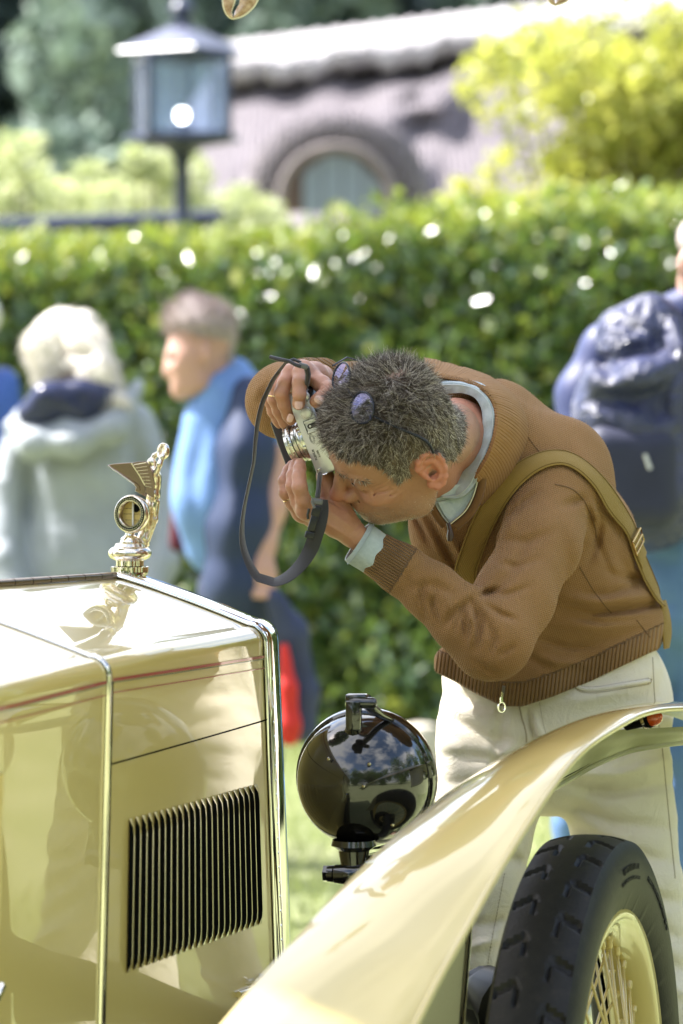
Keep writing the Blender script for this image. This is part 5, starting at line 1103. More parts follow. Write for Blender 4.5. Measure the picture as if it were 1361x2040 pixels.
# --- jumper
f = Field((P(480, 0, 5.7).x, 5.33, .965), (P(1360, 0, 5.9).x, 6.08, 1.56), .0027)
f.chain([h_(1100, 1330, 5.90, 138), h_(1112, 1265, 5.90, 150)], .03, flat=((1, 0, .1), 1.30)); f.chain([h_(1120, 1250, 5.89, 168), h_(1078, 1115, 5.83, 172), h_(1003, 972, 5.76, 168), h_(940, 892, 5.73, 132)], .04, flat=((0, 1, 0), .9))
f.chain([h_(1238, 1215, 5.92, 70), h_(1175, 1064, 5.88, 76), h_(1086, 920, 5.83, 84), h_(990, 846, 5.80, 76), h_(895, 797, 5.80, 68)], .04)
f.chain([h_(905, 1060, 5.74, 85), h_(985, 1190, 5.79, 92), h_(1010, 1300, 5.82, 100)], .05)
f.cone(P(1215, 1290, 5.93), P(1262, 1255, 5.95), .045, .04, .04)
f.box(P(905, 1330, 5.80), (.030, .03, .03), rad=.02, k=.02)
f.chain([h_(985, 1345, 5.80, 66), h_(1060, 1338, 5.80, 66)], .05)
# far arm
f.chain([h_(865, 800, 5.80, 76), h_(700, 788, 5.76, 62), h_(575, 795, 5.71, 70), h_(566, 800, 5.69, 68)], .02); f.chain([h_(560, 800, 5.69, 66), h_(610, 775, 5.62, 56), h_(640, 762, 5.585, 50)], .02)
f.op(*[(lambda sl, X, Y, Z: (sl, (X * 0 + Y * 0 + (Z - (.955 + .0))) * 0 + 1))(*f.sub((0, 5.4, 1.0), (.01, 5.41, 1.01)))][0], .001, 'add')
# neck opening, cut along the neck
f.chain([(P(955, 880, 5.70), .050), (P(900, 872, 5.56), .078), (P(850, 860, 5.42), .085)], .012, mode='sub')
# near arm
f.chain([h_(1000, 905, 5.745, 72), h_(1065, 925, 5.735, 84), h_(1120, 985, 5.75, 88), h_(1180, 1065, 5.82, 74)], .03)
f.chain([h_(1098, 1000, 5.665, 84), h_(1072, 1090, 5.60, 83), h_(1025, 1190, 5.53, 80), h_(978, 1272, 5.475, 82)], .014)
f.chain([h_(978, 1272, 5.475, 82), h_(925, 1235, 5.47, 66), h_(860, 1178, 5.478, 56), h_(800, 1135, 5.485, 49), h_(748, 1103, 5.488, 45)], .012)
f.chain([h_(1100, 985, 5.70, 92), h_(1120, 930, 5.76, 96)], .03)
sl, X, Y, Z = f.sub(P(690, 1160, 5.49) - Vector((.02, .1, 0)), P(780, 1050, 5.49) + Vector((0, .1, 0)))     # flat end of the sleeve
wr = P(742, 1099, 5.488); wd = (P(800, 1135, 5.485) - wr).normalized(); f.op(sl, ((X - wr.x) * wd.x + (Y - wr.y) * wd.y + (Z - wr.z) * wd.z), .004, 'sub')
# hem: everything below the hem line is cut away
HEM = [(820, 1250), (868, 1335), (905, 1352), (950, 1378), (1000, 1402), (1040, 1404), (1100, 1385), (1180, 1352), (1260, 1312), (1318, 1282), (1400, 1240)]
sl, X, Y, Z = f.sub((P(820, 0, 5.9).x, 5.33, .96), (P(1400, 0, 5.9).x, 6.1, 1.16))
U_ = 680.5 + X / Y * FPX; V_ = 750 + (1.5 - Z) / Y * FPX; hl_ = np.interp(U_, [p[0] for p in HEM], [p[1] for p in HEM]); notarm = np.where((Y < 5.60) & (V_ < 1372), 1., 0.)
f.op(sl, np.where(notarm > 0, 1., (hl_ + (Y - 5.7) * 40 - V_) * 5.8 / FPX).astype(np.float32), .004, 'sub')
# creases and folds
near = dict(ymax=5.60, ymin=5.36)
for ln, a, w_ in ([((936, 1190), (948, 1225), (952, 1262)), -.007, .0035], [((928, 1196), (912, 1232), (905, 1262)), -.006, .0035], [((960, 1200), (1000, 1225), (1030, 1235)), -.006, .005], [((965, 1180), (1010, 1185), (1060, 1165)), -.005, .005], [((990, 1120), (1030, 1130), (1080, 1110)), -.004, .006],
        [((1000, 1075), (1050, 1080), (1110, 1055)), -.004, .007], [((845, 1150), (838, 1195), (850, 1230)), -.005, .0045], [((870, 1165), (862, 1210), (880, 1255)), -.005, .0045], [((890, 1180), (896, 1225)), .004, .004], [((1030, 1000), (1010, 1040)), -.006, .004], [((990, 1310), (1030, 1280)), -.005, .005], [((940, 1310), (970, 1335), (1000, 1340)), -.004, .005], [((1075, 970), (1040, 1000), (1020, 1040)), -.005, .005]): f.fold(ln, a * 1.5, w_, **near)
for ln, a, w_ in ([((938, 1188), (925, 1230), (930, 1275)), -.009, .006], [((945, 1185), (958, 1240), (945, 1300)), -.008, .006], [((935, 1195), (900, 1225), (885, 1250)), -.007, .006], [((960, 1215), (985, 1275), (975, 1310)), -.006, .006],
        [((930, 1210), (942, 1250)), .006, .005], [((948, 1240), (938, 1290)), .005, .005], [((905, 1185), (865, 1165), (815, 1170)), -.005, .007], [((870, 1215), (835, 1175)), -.004, .006], [((1010, 1010), (985, 1060), (975, 1110)), -.006, .008],
        [((1040, 985), (1000, 1080)), .005, .010], [((1120, 1040), (1130, 1120), (1100, 1200)), -.0045, .012], [((1060, 1060), (1020, 1140), (960, 1200)), -.005, .009], [((1000, 1170), (950, 1190)), -.006, .005], [((775, 1110), (790, 1160)), -.003, .006], [((805, 1130), (820, 1185)), -.003, .006]): f.fold(ln, a * 1.5, w_, **near)
tor = dict(ymax=5.90, ymin=5.58)
for ln, a, w_ in ([((1120, 1225), (1200, 1240), (1290, 1232)), -.006, .005], [((1190, 1130), (1240, 1150), (1285, 1150)), -.005, .007], [((1150, 1180), (1210, 1185), (1280, 1160)), -.005, .006], [((1060, 1270), (1130, 1290), (1210, 1290)), -.006, .006], [((1040, 1300), (1110, 1320), (1180, 1320)), .005, .006],
        [((1175, 985), (1215, 1030), (1245, 1090)), -.005, .007], [((1130, 870), (1180, 930), (1210, 990)), .004, .012], [((1200, 1020), (1190, 1080), (1170, 1130)), -.006, .006], [((1225, 1090), (1250, 1140), (1270, 1190)), -.004, .008], [((905, 735), (960, 765), (1010, 805)), -.004, .007]): f.fold(ln, a * 1.4, w_, **tor)
for ln, a, w_ in ([((1100, 1205), (1180, 1220), (1260, 1213), (1325, 1198)), -.012, .007], [((1110, 1190), (1200, 1200), (1310, 1182)), .008, .009], [((1090, 1245), (1180, 1250), (1280, 1228)), .006, .010], [((1130, 1275), (1220, 1275), (1300, 1245)), -.005, .010],
        [((1155, 1020), (1190, 1080), (1225, 1160)), -.004, .005], [((840, 1010), (880, 1080), (920, 1150)), -.010, .006], [((860, 1005), (900, 1075), (930, 1130)), .006, .005], [((818, 1015), (860, 1090)), -.008, .005], [((940, 1090), (960, 1060), (1000, 1030)), -.006, .008],
        [((1010, 1290), (1060, 1310), (1100, 1330)), -.006, .008], [((1040, 775), (1120, 850), (1180, 950)), -.003, .02], [((1170, 990), (1120, 1010)), -.007, .007], [((1165, 1000), (1185, 1060)), -.008, .006], [((930, 730), (1000, 765)), -.004, .008], [((1290, 1120), (1300, 1180)), .004, .01],
        [((985, 1120), (1010, 1060), (1060, 1010)), -.006, .010]): f.fold(ln, a * 1.4, w_, **tor)
far = dict(ymax=5.75, ymin=5.55)
for ln, a, w_ in ([((545, 740), (530, 790), (545, 850)), -.005, .007], [((600, 850), (640, 835), (660, 845)), -.005, .006], [((515, 760), (505, 800)), .004, .006], [((560, 870), (600, 860)), -.004, .007]): f.fold(ln, a, w_, **far)
VJ, QJ = f.mesh(2)
m_kn = Mat('tan_knit', (.30, .165, .068), .9, sheen=.08, spec=.2)
ss = m_kn.n('ShaderNodeSeparateXYZ'); m_kn.l(m_kn.coords(), ss.inputs[0]); X_, Y_, Z_ = ss.outputs
a1 = m_kn.math('SINE', m_kn.math('MULTIPLY', m_kn.math('ADD', X_, m_kn.math('MULTIPLY', Z_, .55)), 1550)); a2 = m_kn.math('SINE', m_kn.math('MULTIPLY', m_kn.math('SUBTRACT', Z_, m_kn.math('MULTIPLY', X_, .45)), 1400))
kn = m_kn.math('MULTIPLY', a1, a2); rb = m_kn.math('SINE', m_kn.attr('ribu'), 0); rm = m_kn.attr('ribm')
hgt = m_kn.math('ADD', m_kn.math('MULTIPLY', m_kn.math('MULTIPLY', rb, rm), 2.4), m_kn.math('MULTIPLY', m_kn.math('MULTIPLY', kn, m_kn.math('SUBTRACT', 1., rm)), .8))
hgt = m_kn.math('ADD', hgt, m_kn.math('MULTIPLY', m_kn.noise(500, 3), .8))
c_a = m_kn.mix(m_kn.noise(14, 4), (.255, .125, .042), (.32, .165, .060)); c_b = m_kn.mix(m_kn.math('MULTIPLY', m_kn.math('MULTIPLY_ADD', rb, .5), rm), c_a, (.17, .09, .036)); fz = m_kn.math('ADD', m_kn.math('MULTIPLY', kn, .5), .5)
m_kn.base(m_kn.mix(m_kn.math('MULTIPLY', fz, .5), c_b, (.44, .26, .11))); m_kn.bump(hgt, .0011, 1.)
jum = link('jumper', mesh_np('jumper', VJ, QJ), m_kn.m, photographer)
jp = 680.5 + VJ[:, 0] / VJ[:, 1] * FPX; jq = 750 + (1.5 - VJ[:, 2]) / VJ[:, 1] * FPX
hemd = np.interp(jp, [p[0] for p in HEM], [p[1] for p in HEM]) + (VJ[:, 1] - 5.7) * 40 - jq
m1 = ((hemd < 46) & (VJ[:, 1] > 5.60) & (jq > 1180)).astype(float); m2 = (((VJ - np.array(wr)) @ np.array(wd) < .052) & (VJ[:, 1] < 5.62) & (jp < 860)).astype(float); m3 = ((jp > 590) & (jp < 675) & (jq < 870) & (VJ[:, 1] < 5.9)).astype(float)
pd = np.array([-(1135 - 1103), 800 - 748], float); pd /= np.linalg.norm(pd)
ru = np.where(m1 > 0, (jp + .12 * jq) * 2 * np.pi / 7.6, np.where(m2 > 0, (jp * pd[0] + jq * pd[1]) * 2 * np.pi / 5.6, jp * 2 * np.pi / 5.0))
setattr_(jum.data, 'ribm', np.maximum(m1, np.maximum(m2, m3 * .8))); setattr_(jum.data, 'ribu', ru)
TJ = bvh(VJ, QJ)
NJ = vnormals(VJ, QJ); gj = np.random.default_rng(77)
if (NJ * (VJ - VJ.mean(0))).sum() < 0: NJ = -NJ
ij = gj.integers(0, len(VJ), 15000); m_fz = Mat('wool_fuzz', (.42, .27, .13), .9).m
strands(VJ[ij], NJ[ij], NJ[ij] + gj.normal(size=(15000, 3)) * .9, .0030 * (.5 + .8 * gj.random(15000)), .00013, 'wool_fuzz', m_fz, np.zeros(15000), 78, jum, segs=2, curl=.8)
# --- ribbed stand collar of the jumper
inn = [(838, 752, 5.64), (870, 752, 5.625), (905, 757, 5.61), (940, 766, 5.585), (968, 782, 5.56), (986, 808, 5.545), (991, 840, 5.535), (984, 880, 5.53), (970, 915, 5.53), (955, 940, 5.535), (948, 952, 5.54)]
out = [(845, 716), (880, 722), (930, 736), (985, 757), (1022, 786), (1044, 822), (1050, 862), (1038, 905), (1015, 945), (985, 980), (955, 1012)]
NC = 420; ic = spline([P(*p) for p in inn], NC); oc = []
for (x, y) in spline(out, NC):
    p, n_ = hit(TJ, x, y, -.002); oc.append(p if p is not None else P(x, y, 5.78))
oc = [Vector(p) for p in oc]
for _ in range(30): oc = [oc[0]] + [(oc[i - 1] + oc[i] * 2 + oc[i + 1]) / 4 for i in range(1, NC - 1)] + [oc[-1]]
rows = []; NR = 10; ribv = []
for k in range(NR + 1):
    t = k / NR; r = []
    for i in range(NC):
        a, b = Vector(ic[i]), oc[i]; c = a.lerp(b, t); ribv.append(.5 + .5 * math.sin(i / NC * 2 * math.pi * 62)); bul = Vector((.35, -1, .25)).normalized() * (.010 * math.sin(math.pi * t)); rib = .0018 * math.sin(i / NC * 2 * math.pi * 62) * (1 if 0 < t < 1 else .6)
        r.append(c + bul + Vector((.3, -1, .1)).normalized() * rib)
    rows.append(r)
rows = [[Vector(p) + Vector((.004, .010, .002)) for p in rows[0]], [Vector(p) + Vector((-.001, .003, .002)) for p in rows[0]]] + rows
m_ribk = Mat('tan_rib_knit', (.30, .165, .068), .9, sheen=.08, spec=.2); m_ribk.base(m_ribk.mix(m_ribk.attr('rib'), (.15, .075, .028), m_ribk.mix(m_ribk.noise(25, 3), (.30, .155, .055), (.37, .195, .075)))); m_ribk.bump(m_ribk.noise(500, 2), .0005)  # darker grooves: shade between the ribs put into the colour
colr = link('ribbed_collar', grid_mesh('ribbed_collar', rows), m_ribk.m, photographer); setattr_(colr.data, 'rib', ribv[:NC] * 2 + ribv); md = colr.modifiers.new('t', 'SOLIDIFY'); md.thickness = .003; md.offset = 1
# --- denim shirt: collar, the front inside the neck opening, cuff
m_den = Mat('pale_denim', (.46, .53, .55), .85); m_den.base(m_den.ramp(m_den.noise(45, 5, .7), [(.3, (.36, .43, .46)), (.55, (.48, .55, .57)), (.8, (.62, .67, .67))])); m_den.bump(m_den.noise(500, 2), .0004); m_denm = m_den.m
ia = [(862, 790, 5.63), (895, 784, 5.615), (925, 784, 5.595), (948, 795, 5.575), (960, 820, 5.565), (960, 855, 5.56), (950, 890, 5.56), (930, 925, 5.562), (905, 955, 5.565), (880, 972, 5.57), (862, 985, 5.57)]
ib = [(858, 768, 5.625), (892, 762, 5.61), (928, 765, 5.588), (958, 778, 5.565), (980, 805, 5.548), (987, 842, 5.54), (979, 882, 5.535), (960, 925, 5.535), (945, 965, 5.54), (920, 990, 5.545), (885, 992, 5.55)]
ic_ = [(862, 760, 5.635), (896, 752, 5.62), (934, 756, 5.60), (968, 768, 5.58), (994, 800, 5.565), (1000, 842, 5.555), (990, 888, 5.55), (968, 935, 5.545), (942, 975, 5.55), (915, 996, 5.555), (885, 996, 5.56)]
A_, B_, C_ = (spline([P(*p) for p in L], 90) for L in (ia, ib, ic_)); rows = []
for wts in ((1, 0, 0), (.75, .25, 0), (.5, .5, 0), (.22, .78, 0), (0, 1, 0), (0, .6, .4), (0, 0, 1)):
    rows.append([Vector(a) * wts[0] + Vector(b) * wts[1] + (Vector(c) + Vector((0, .012, 0))) * wts[2] + Vector((.3, -1, .2)).normalized() * .004 * math.sin(math.pi * wts[0]) + Vector((0, .0012 * math.sin(i * .7), 0)) for i, (a, b, c) in enumerate(zip(A_, B_, C_))])
sc_ = link('shirt_collar', grid_mesh('shirt_collar', rows), m_denm, photographer); md = sc_.modifiers.new('t', 'SOLIDIFY'); md.thickness = .0022
mb = MB(); mb.tube([Vector(p) + Vector((.0, -.0035, 0)) for p in [Vector(b) * .8 + Vector(a) * .2 for a, b in zip(A_, B_)]], .0007, 6); mb.build('collar_stitching', Mat('pale_thread', (.55, .60, .60), .8).m, sc_)
def patch(name, outline, y, mat, parent, th=.002, bulge=0.0):
    mb = MB(); mb.prism([P(x_, y_, y if not callable(y) else y(x_, y_)) for x_, y_ in outline], (0, th, 0)); return mb.build(name, mat, parent, smooth=False)
hs_ = [hit(TJ, a, b)[0] for a, b in ((868, 990), (900, 1000), (935, 975), (920, 1020), (897, 1040), (945, 960))]; print('shirt y', [round(h.y, 3) if h else None for h in hs_]); ymin_ = min([h.y for h in hs_ if h is not None and h.y > 5.5] + [5.56]); yv = lambda x_, y_: ymin_ - .002
patch('shirt_front', [(858, 984), (900, 975), (945, 952), (952, 962), (938, 995), (922, 1022), (897, 1046), (880, 1022), (866, 1000)], yv, m_denm, photographer, .003)
patch('collar_point', [(868, 983), (905, 966), (940, 962), (926, 985), (905, 994), (885, 990)], lambda a, b: yv(a, b) - .006, m_denm, photographer, .0025)
patch('shirt_placket', [(872, 1000), (893, 996), (905, 1012), (914, 1032), (899, 1043), (884, 1024)], lambda a, b: yv(a, b) - .0035, m_denm, photographer, .0025)
m_zip = Mat('zip_teeth', (.45, .42, .38), .3, metal=.9).m
zl = [(952, 948), (949, 968), (940, 995), (925, 1020), (897, 1044)]; zr_ = [(858, 985), (868, 1004), (881, 1027), (895, 1044)]
for nm_, L in (('zip_edge', zl), ('zip_edge', zr_)):
    pts = [P(x_, y_, yv(x_, y_) - .010) for x_, y_ in spline(L, 24)]; mb = MB(); mb.tube(pts, .0014, 7); mb.build(nm_, m_zip, photographer)
    pl_ = [P(x_ + (9 if L is zl else -8), y_ + (6 if L is zl else 4), yv(x_, y_) - .006) for x_, y_ in spline(L, 24)]; mb = MB(); mb.tube(pl_, .0062, 10); mb.build('zip_facing', m_ribk.m, photographer)
mb = MB(); mb.tube([P(893, 1042, 5.535), P(897, 1058, 5.532)], [.003, .0035], 8); mb.tube([P(897, 1056, 5.532), P(897, 1068, 5.531), P(896, 1078, 5.531)], [.0035, .0055, .0035], 8); mb.build('zip_puller', Mat('brown_puller', (.06, .035, .025), .4).m, photographer)
# cuff
def ringtube(name, stations, mat, parent, n=40, wob=.02):
    rows = []
    for c, ax, ra, rb_, up in stations:
        ax = ax.normalized(); u = (up - ax * up.dot(ax)).normalized(); v = ax.cross(u); rows.append([c + (u * math.cos(2 * math.pi * k / n) * ra + v * math.sin(2 * math.pi * k / n) * rb_) * (1 + wob * math.sin(k * 1.1)) for k in range(n)])
    o = link(name, grid_mesh(name, rows, closed=True), mat, parent); md = o.modifiers.new('t', 'SOLIDIFY'); md.thickness = .0025; return o
up = Vector((.6, 0, .8)); c0_, c1_ = P(711, 1079, 5.484), P(758, 1110, 5.487); ax = c1_ - c0_
ringtube('shirt_cuff', [(c0_, ax, .0312, .031, up), (c0_ + ax * .08, ax, .0326, .0325, up), (c0_ + ax * .5, ax, .0318, .0318, up), (c1_, ax, .0308, .031, up)], m_denm, photographer, wob=.015)
mb = MB(); ringpts = []
for k in range(41): u = (up - ax.normalized() * up.dot(ax.normalized())).normalized(); v = ax.normalized().cross(u); ringpts.append(c0_ + ax * .16 + (u * math.cos(2 * math.pi * k / 40) + v * math.sin(2 * math.pi * k / 40)) * .0340)
mb.tube(ringpts, .0007, 5, caps=False); mb.build('cuff_stitching', Mat('cuff_thread', (.36, .42, .44), .8).m, photographer)

# --- trousers
f = Field((P(835, 0, 5.8).x, 5.60, .03), (P(1480, 0, 5.9).x, 6.20, 1.15), .0042)
f.chain([h_(1100, 1345, 5.92, 166), h_(1098, 1450, 5.93, 176)], .04, flat=((1, 0, 0), 1.24)); f.chain([h_(1095, 1330, 5.92, 146), h_(1095, 1300, 5.92, 138)], .04, flat=((1, 0, 0), 1.34))
f.chain([h_(985, 1450, 5.89, 116), h_(975, 1580, 5.86, 106), h_(970, 1660, 5.84, 88), h_(966, 1760, 5.83, 78), h_(948, 1840, 5.82, 62), h_(940, 1900, 5.82, 62), h_(928, 1970, 5.83, 60), h_(925, 2080, 5.84, 62), h_(945, 2350, 5.92, 66), h_(930, 2690, 5.98, 62)], .015)
f.chain([h_(1205, 1440, 5.94, 124), h_(1224, 1560, 5.93, 114), h_(1242, 1640, 5.93, 104), h_(1258, 1760, 5.92, 100), h_(1296, 2000, 5.92, 90), h_(1330, 2350, 5.98, 80), h_(1345, 2690, 6.04, 70)], .015)
f.ell(P(1225, 1400, 6.0), (.09, .09, .11), k=.04)
tr = dict(ymax=5.95, ymin=5.62)
for ln, a, w_ in ([((1050, 1410), (1058, 1450), (1075, 1500)), -.006, .004], [((1075, 1500), (1000, 1520), (900, 1500)), -.008, .010], [((1080, 1510), (980, 1560), (880, 1560)), -.007, .010], [((1070, 1490), (970, 1470), (880, 1420)), -.006, .012], [((1040, 1470), (960, 1530)), .005, .010],
        [((1090, 1500), (1180, 1470), (1290, 1425)), -.007, .010], [((1100, 1520), (1200, 1510), (1330, 1470)), -.007, .010], [((1115, 1560), (1220, 1580), (1340, 1560)), -.008, .010], [((1120, 1540), (1230, 1545), (1340, 1510)), .006, .009], [((1130, 1600), (1220, 1640), (1340, 1650)), -.007, .011],
        [((1140, 1640), (1240, 1700), (1350, 1720)), -.007, .011], [((1160, 1690), (1260, 1780), (1360, 1800)), -.008, .012], [((1190, 1760), (1270, 1830), (1370, 1880)), -.007, .012], [((1220, 1850), (1290, 1900), (1375, 1940)), -.008, .012], [((1250, 1920), (1310, 1950), (1380, 1990)), .007, .010],
        [((890, 1380), (940, 1400), (1000, 1420)), -.005, .012], [((870, 1480), (930, 1500)), .005, .012], [((1000, 1700), (1040, 1720)), -.006, .01], [((930, 1850), (1010, 1830)), -.008, .009], [((925, 1930), (1005, 1400)), -.008, .009], [((930, 1980), (1000, 1960)), .006, .008], [((920, 1890), (1000, 1870)), .006, .008],
        [((1120, 1400), (1200, 1385), (1290, 1360)), .004, .012], [((1060, 1420), (1075, 1460), (1110, 1500)), .005, .006]): f.fold(ln, a * 2.0, w_ * .9, **tr)
VT, QT = f.mesh(2)
m_tw = Mat('cream_twill', (.66, .58, .45), .8, sheen=.1); m_tw.base(m_tw.mix(m_tw.noise(9, 4), (.72, .65, .52), (.78, .715, .59))); m_tw.bump(m_tw.math('ADD', m_tw.noise(700, 2), m_tw.math('MULTIPLY', m_tw.noise(26, 4, .6, .8), 5)), .0010); m_twm = m_tw.m
trs = link('trousers', mesh_np('trousers', VT, QT), m_twm, photographer); TT = bvh(VT, QT)
def surf_line(tree, L, r, name, mat, parent, n=40, off=.0004, dash=None):
    pts = []
    for x_, y_ in spline(L, n):
        p, n_ = hit(tree, x_, y_, off)
        if p is not None: pts.append(p)
    if len(pts) < 2: return
    mb = MB()
    if dash:
        for i in range(0, len(pts) - 1, 2): mb.tube([pts[i], pts[i + 1]], r, 5)
    else: mb.tube(pts, r, 6)
    o = mb.build(name, mat, parent)
    if dash: o['kind'] = 'stuff'
    return o
m_seam = Mat('seam_tan', (.42, .35, .25), .85).m  # one darker tan for seams, stitching and the pocket gap
pk = [(1140, 1352), (1145, 1362), (1160, 1372), (1190, 1373), (1240, 1365), (1292, 1356)]; surf_line(TT, pk, .0034, 'pocket_edge', m_twm, trs, 50, .001); surf_line(TT, [(x_, y_ + 7) for x_, y_ in pk], .0009, 'pocket_stitching', m_seam, trs, 70, .0006, True); surf_line(TT, [(x_, y_ - 3) for x_, y_ in pk], .0020, 'pocket_gap', m_seam, trs, 50, .0002)
surf_line(TT, [(1034, 1402), (1040, 1430), (1048, 1460), (1050, 1500)], .0013, 'fly_seam', m_seam, trs, 30, .0004); surf_line(TT, [(1075, 1400), (1082, 1440), (1086, 1470), (1060, 1495)], .0007, 'fly_stitching', m_seam, trs, 50, .0004, True)
surf_line(TT, [(1300, 1310), (1305, 1400), (1318, 1480), (1330, 1600), (1345, 1750)], .0010, 'side_seam', m_seam, trs, 60, .0002)
surf_line(TT, [(1005, 1740), (990, 1820), (975, 1900), (962, 1990)], .0009, 'inner_leg_stitching', m_seam, trs, 80, .0004, True)
p, n_ = hit(TT, 1293, 1356, .001); mb = MB(); mb.lathe([(.0045, -.001), (.0045, .0015), (.003, .0022), (.0026, .0012), (0, .0014)], p, n_, 16); mb.build('pocket_rivet', m_dnick, trs)
f = Field((.1, 5.55, -.02), (.75, 6.2, .16), .005)
for px, y in ((925, 5.98), (1350, 6.04)): f.chain([(Vector((P(px, 0, y).x, y + .04, .05)), .048), (Vector((P(px, 0, y).x - .03, y - .12, .042)), .045), (Vector((P(px, 0, y).x - .05, y - .20, .035)), .035)], .03)
V, Q = f.mesh(2); mid = (P(1130, 0, 6).x)
for sgn in (-1, 1):
    k = (V[Q[:, 0], 0] - mid) * sgn > 0; q = Q[k]; u_, inv = np.unique(q, return_inverse=True); link('shoe', mesh_np('shoe', V[u_], inv.reshape(q.shape)), Mat('tan_suede', (.18, .11, .07), .9).m, photographer)
# zip tab at the hem and seams of the jumper
hz0 = hit(TJ, 1000, 1388)[0]; zy = (hz0.y if hz0 is not None else 5.72) - .004
mb = MB(); mb.tube([P(1001, 1378, zy), P(1000, 1390, zy)], .0028, 8); mb.tube([P(1000 + 7 * math.cos(t), 1409 + 10 * math.sin(t), zy - .001) for t in np.linspace(-1.57, 4.71, 17)], .0013, 6, caps=False); mb.tube([P(1000, 1388, zy), P(1000, 1399, zy - .001)], .003, 6); mb.build('hem_zip_tab', m_chrome, photographer)
surf_line(TJ, [(1004, 1366), (1003, 1374), (1001, 1388)], .0024, 'hem_zip', m_zip, jum, 14, .0005)
m_js = Mat('knit_seam', (.16, .085, .035), .9).m
surf_line(TJ, [(1105, 965), (1140, 975), (1165, 1000), (1183, 1040), (1188, 1070)], .0011, 'shoulder_seam', m_js, jum, 40, .0003)
surf_line(TJ, [(1155, 1130), (1185, 1180), (1218, 1222)], .0009, 'back_seam', m_js, jum, 40, .0003); surf_line(TJ, [(1268, 1235), (1295, 1270)], .0009, 'side_seam', m_js, jum, 16, .0003); surf_line(TJ, [(1050, 868), (1062, 885), (1076, 902)], .0009, 'yoke_seam', m_js, jum, 14, .0003)

# --- webbing strap of his shoulder bag
m_web = Mat('ochre_webbing', (.28, .175, .035), .75, sheen=.15)
wb = m_web.n('ShaderNodeTexWave'); wb.inputs['Scale'].default_value = 260; wb.bands_direction = 'DIAGONAL'; m_web.l(m_web.coords(), wb.inputs[0]); m_web.base(m_web.mix(wb.outputs[1], (.27, .16, .022), (.37, .235, .045))); m_web.bump(wb.outputs[1], .0005); m_web = m_web.m
bag = empty('shoulder_strap', P(1090, 930, 5.6), 'ochre webbing shoulder strap with a brass buckle running across the tan jumper', 'strap')
cl = [(912, 1178), (930, 1120), (955, 1058), (985, 1000), (1025, 957), (1072, 926), (1118, 917), (1155, 935), (1188, 968), (1222, 1015), (1250, 1060), (1274, 1110), (1296, 1160), (1318, 1200)]
S2 = spline(cl, 90); pts = []; nn = []
for i, (x_, y_) in enumerate(S2):
    a, b = S2[max(i - 1, 0)], S2[min(i + 1, 89)]; tx, ty = b[0] - a[0], b[1] - a[1]; L = math.hypot(tx, ty); ps_ = []
    for s in (-.8, 0, .8):
        p, n_ = hit(TJ, x_ - ty / L * 20 * s, y_ + tx / L * 20 * s, .003)
        if p is not None and p.y < 5.98 and not (i < 14 and p.y < 5.59): ps_.append((p, n_))
    if ps_: pts.append(sum((q[0] for q in ps_), Vector()) / len(ps_)); nn.append(sum((q[1] for q in ps_), Vector()).normalized())
for _ in range(10):
    pts = [pts[0]] + [(pts[i - 1] + pts[i] * 2 + pts[i + 1]) / 4 for i in range(1, len(pts) - 1)] + [pts[-1]]; nn = [nn[0]] + [(nn[i - 1] + nn[i] + nn[i + 1]).normalized() for i in range(1, len(nn) - 1)] + [nn[-1]]
tan = [(pts[min(i + 1, len(pts) - 1)] - pts[max(i - 1, 0)]).normalized() for i in range(len(pts))]
wv = [n_.cross(t).normalized() * (.0165 if i < 78 else .0165 - .001 * (i - 78) * .5) for i, (n_, t) in enumerate(zip(nn, tan))]; tv = [n_ * .0014 for n_ in nn]
ribbon('webbing', [p + n_ * .0055 for p, n_ in zip(pts, nn)], wv, tv, m_web, bag)
m_th2 = Mat('strap_stitch', (.17, .10, .015), .8).m
for sg in (-1, 1): mb = MB(); mb.tube([p + n_ * .0074 + w_ * .84 * sg for p, n_, w_ in zip(pts, nn, wv)], .0006, 5); mb.build('edge_stitching', m_th2, bag)
k = int(len(pts) * .80)
tail = [pts[i] + nn[i] * .0090 + wv[i] * .10 for i in range(int(len(pts) * .775), int(len(pts) * .87))]; ribbon('webbing_tail', tail, [w_ * .92 for w_ in wv[:len(tail)]][:0] or [wv[int(len(pts) * .775) + i] * .92 for i in range(len(tail))], [tv[int(len(pts) * .775) + i] for i in range(len(tail))], m_web, bag)
m_br = Mat('brass', (.75, .52, .22), .22, metal=1.).m
c = pts[k] + nn[k] * .0115; t = tan[k]; w_ = wv[k].normalized(); hw, hl2 = .0195, .011; cor = [c + w_ * sx * hw + t * sy * hl2 for sx, sy in ((-1, -1), (1, -1), (1, 1), (-1, 1), (-1, -1))]
mb = MB(); mb.tube(cor, .0016, 8); mb.tube([c - w_ * hw, c + w_ * hw], .0016, 8); mb.build('buckle', m_br, bag)
e = [P(1322, 1196, 5.90), P(1326, 1225, 5.905), P(1329, 1262, 5.91), P(1328, 1292, 5.915)]; ribbon('webbing_end', [Vector(q) for q in spline(e, 14)], [Vector((.004 + .004 * math.sin(i / 13 * 3), .012, 0)) for i in range(14)], [Vector((.0013, -.0005, 0))] * 14, m_web, bag)
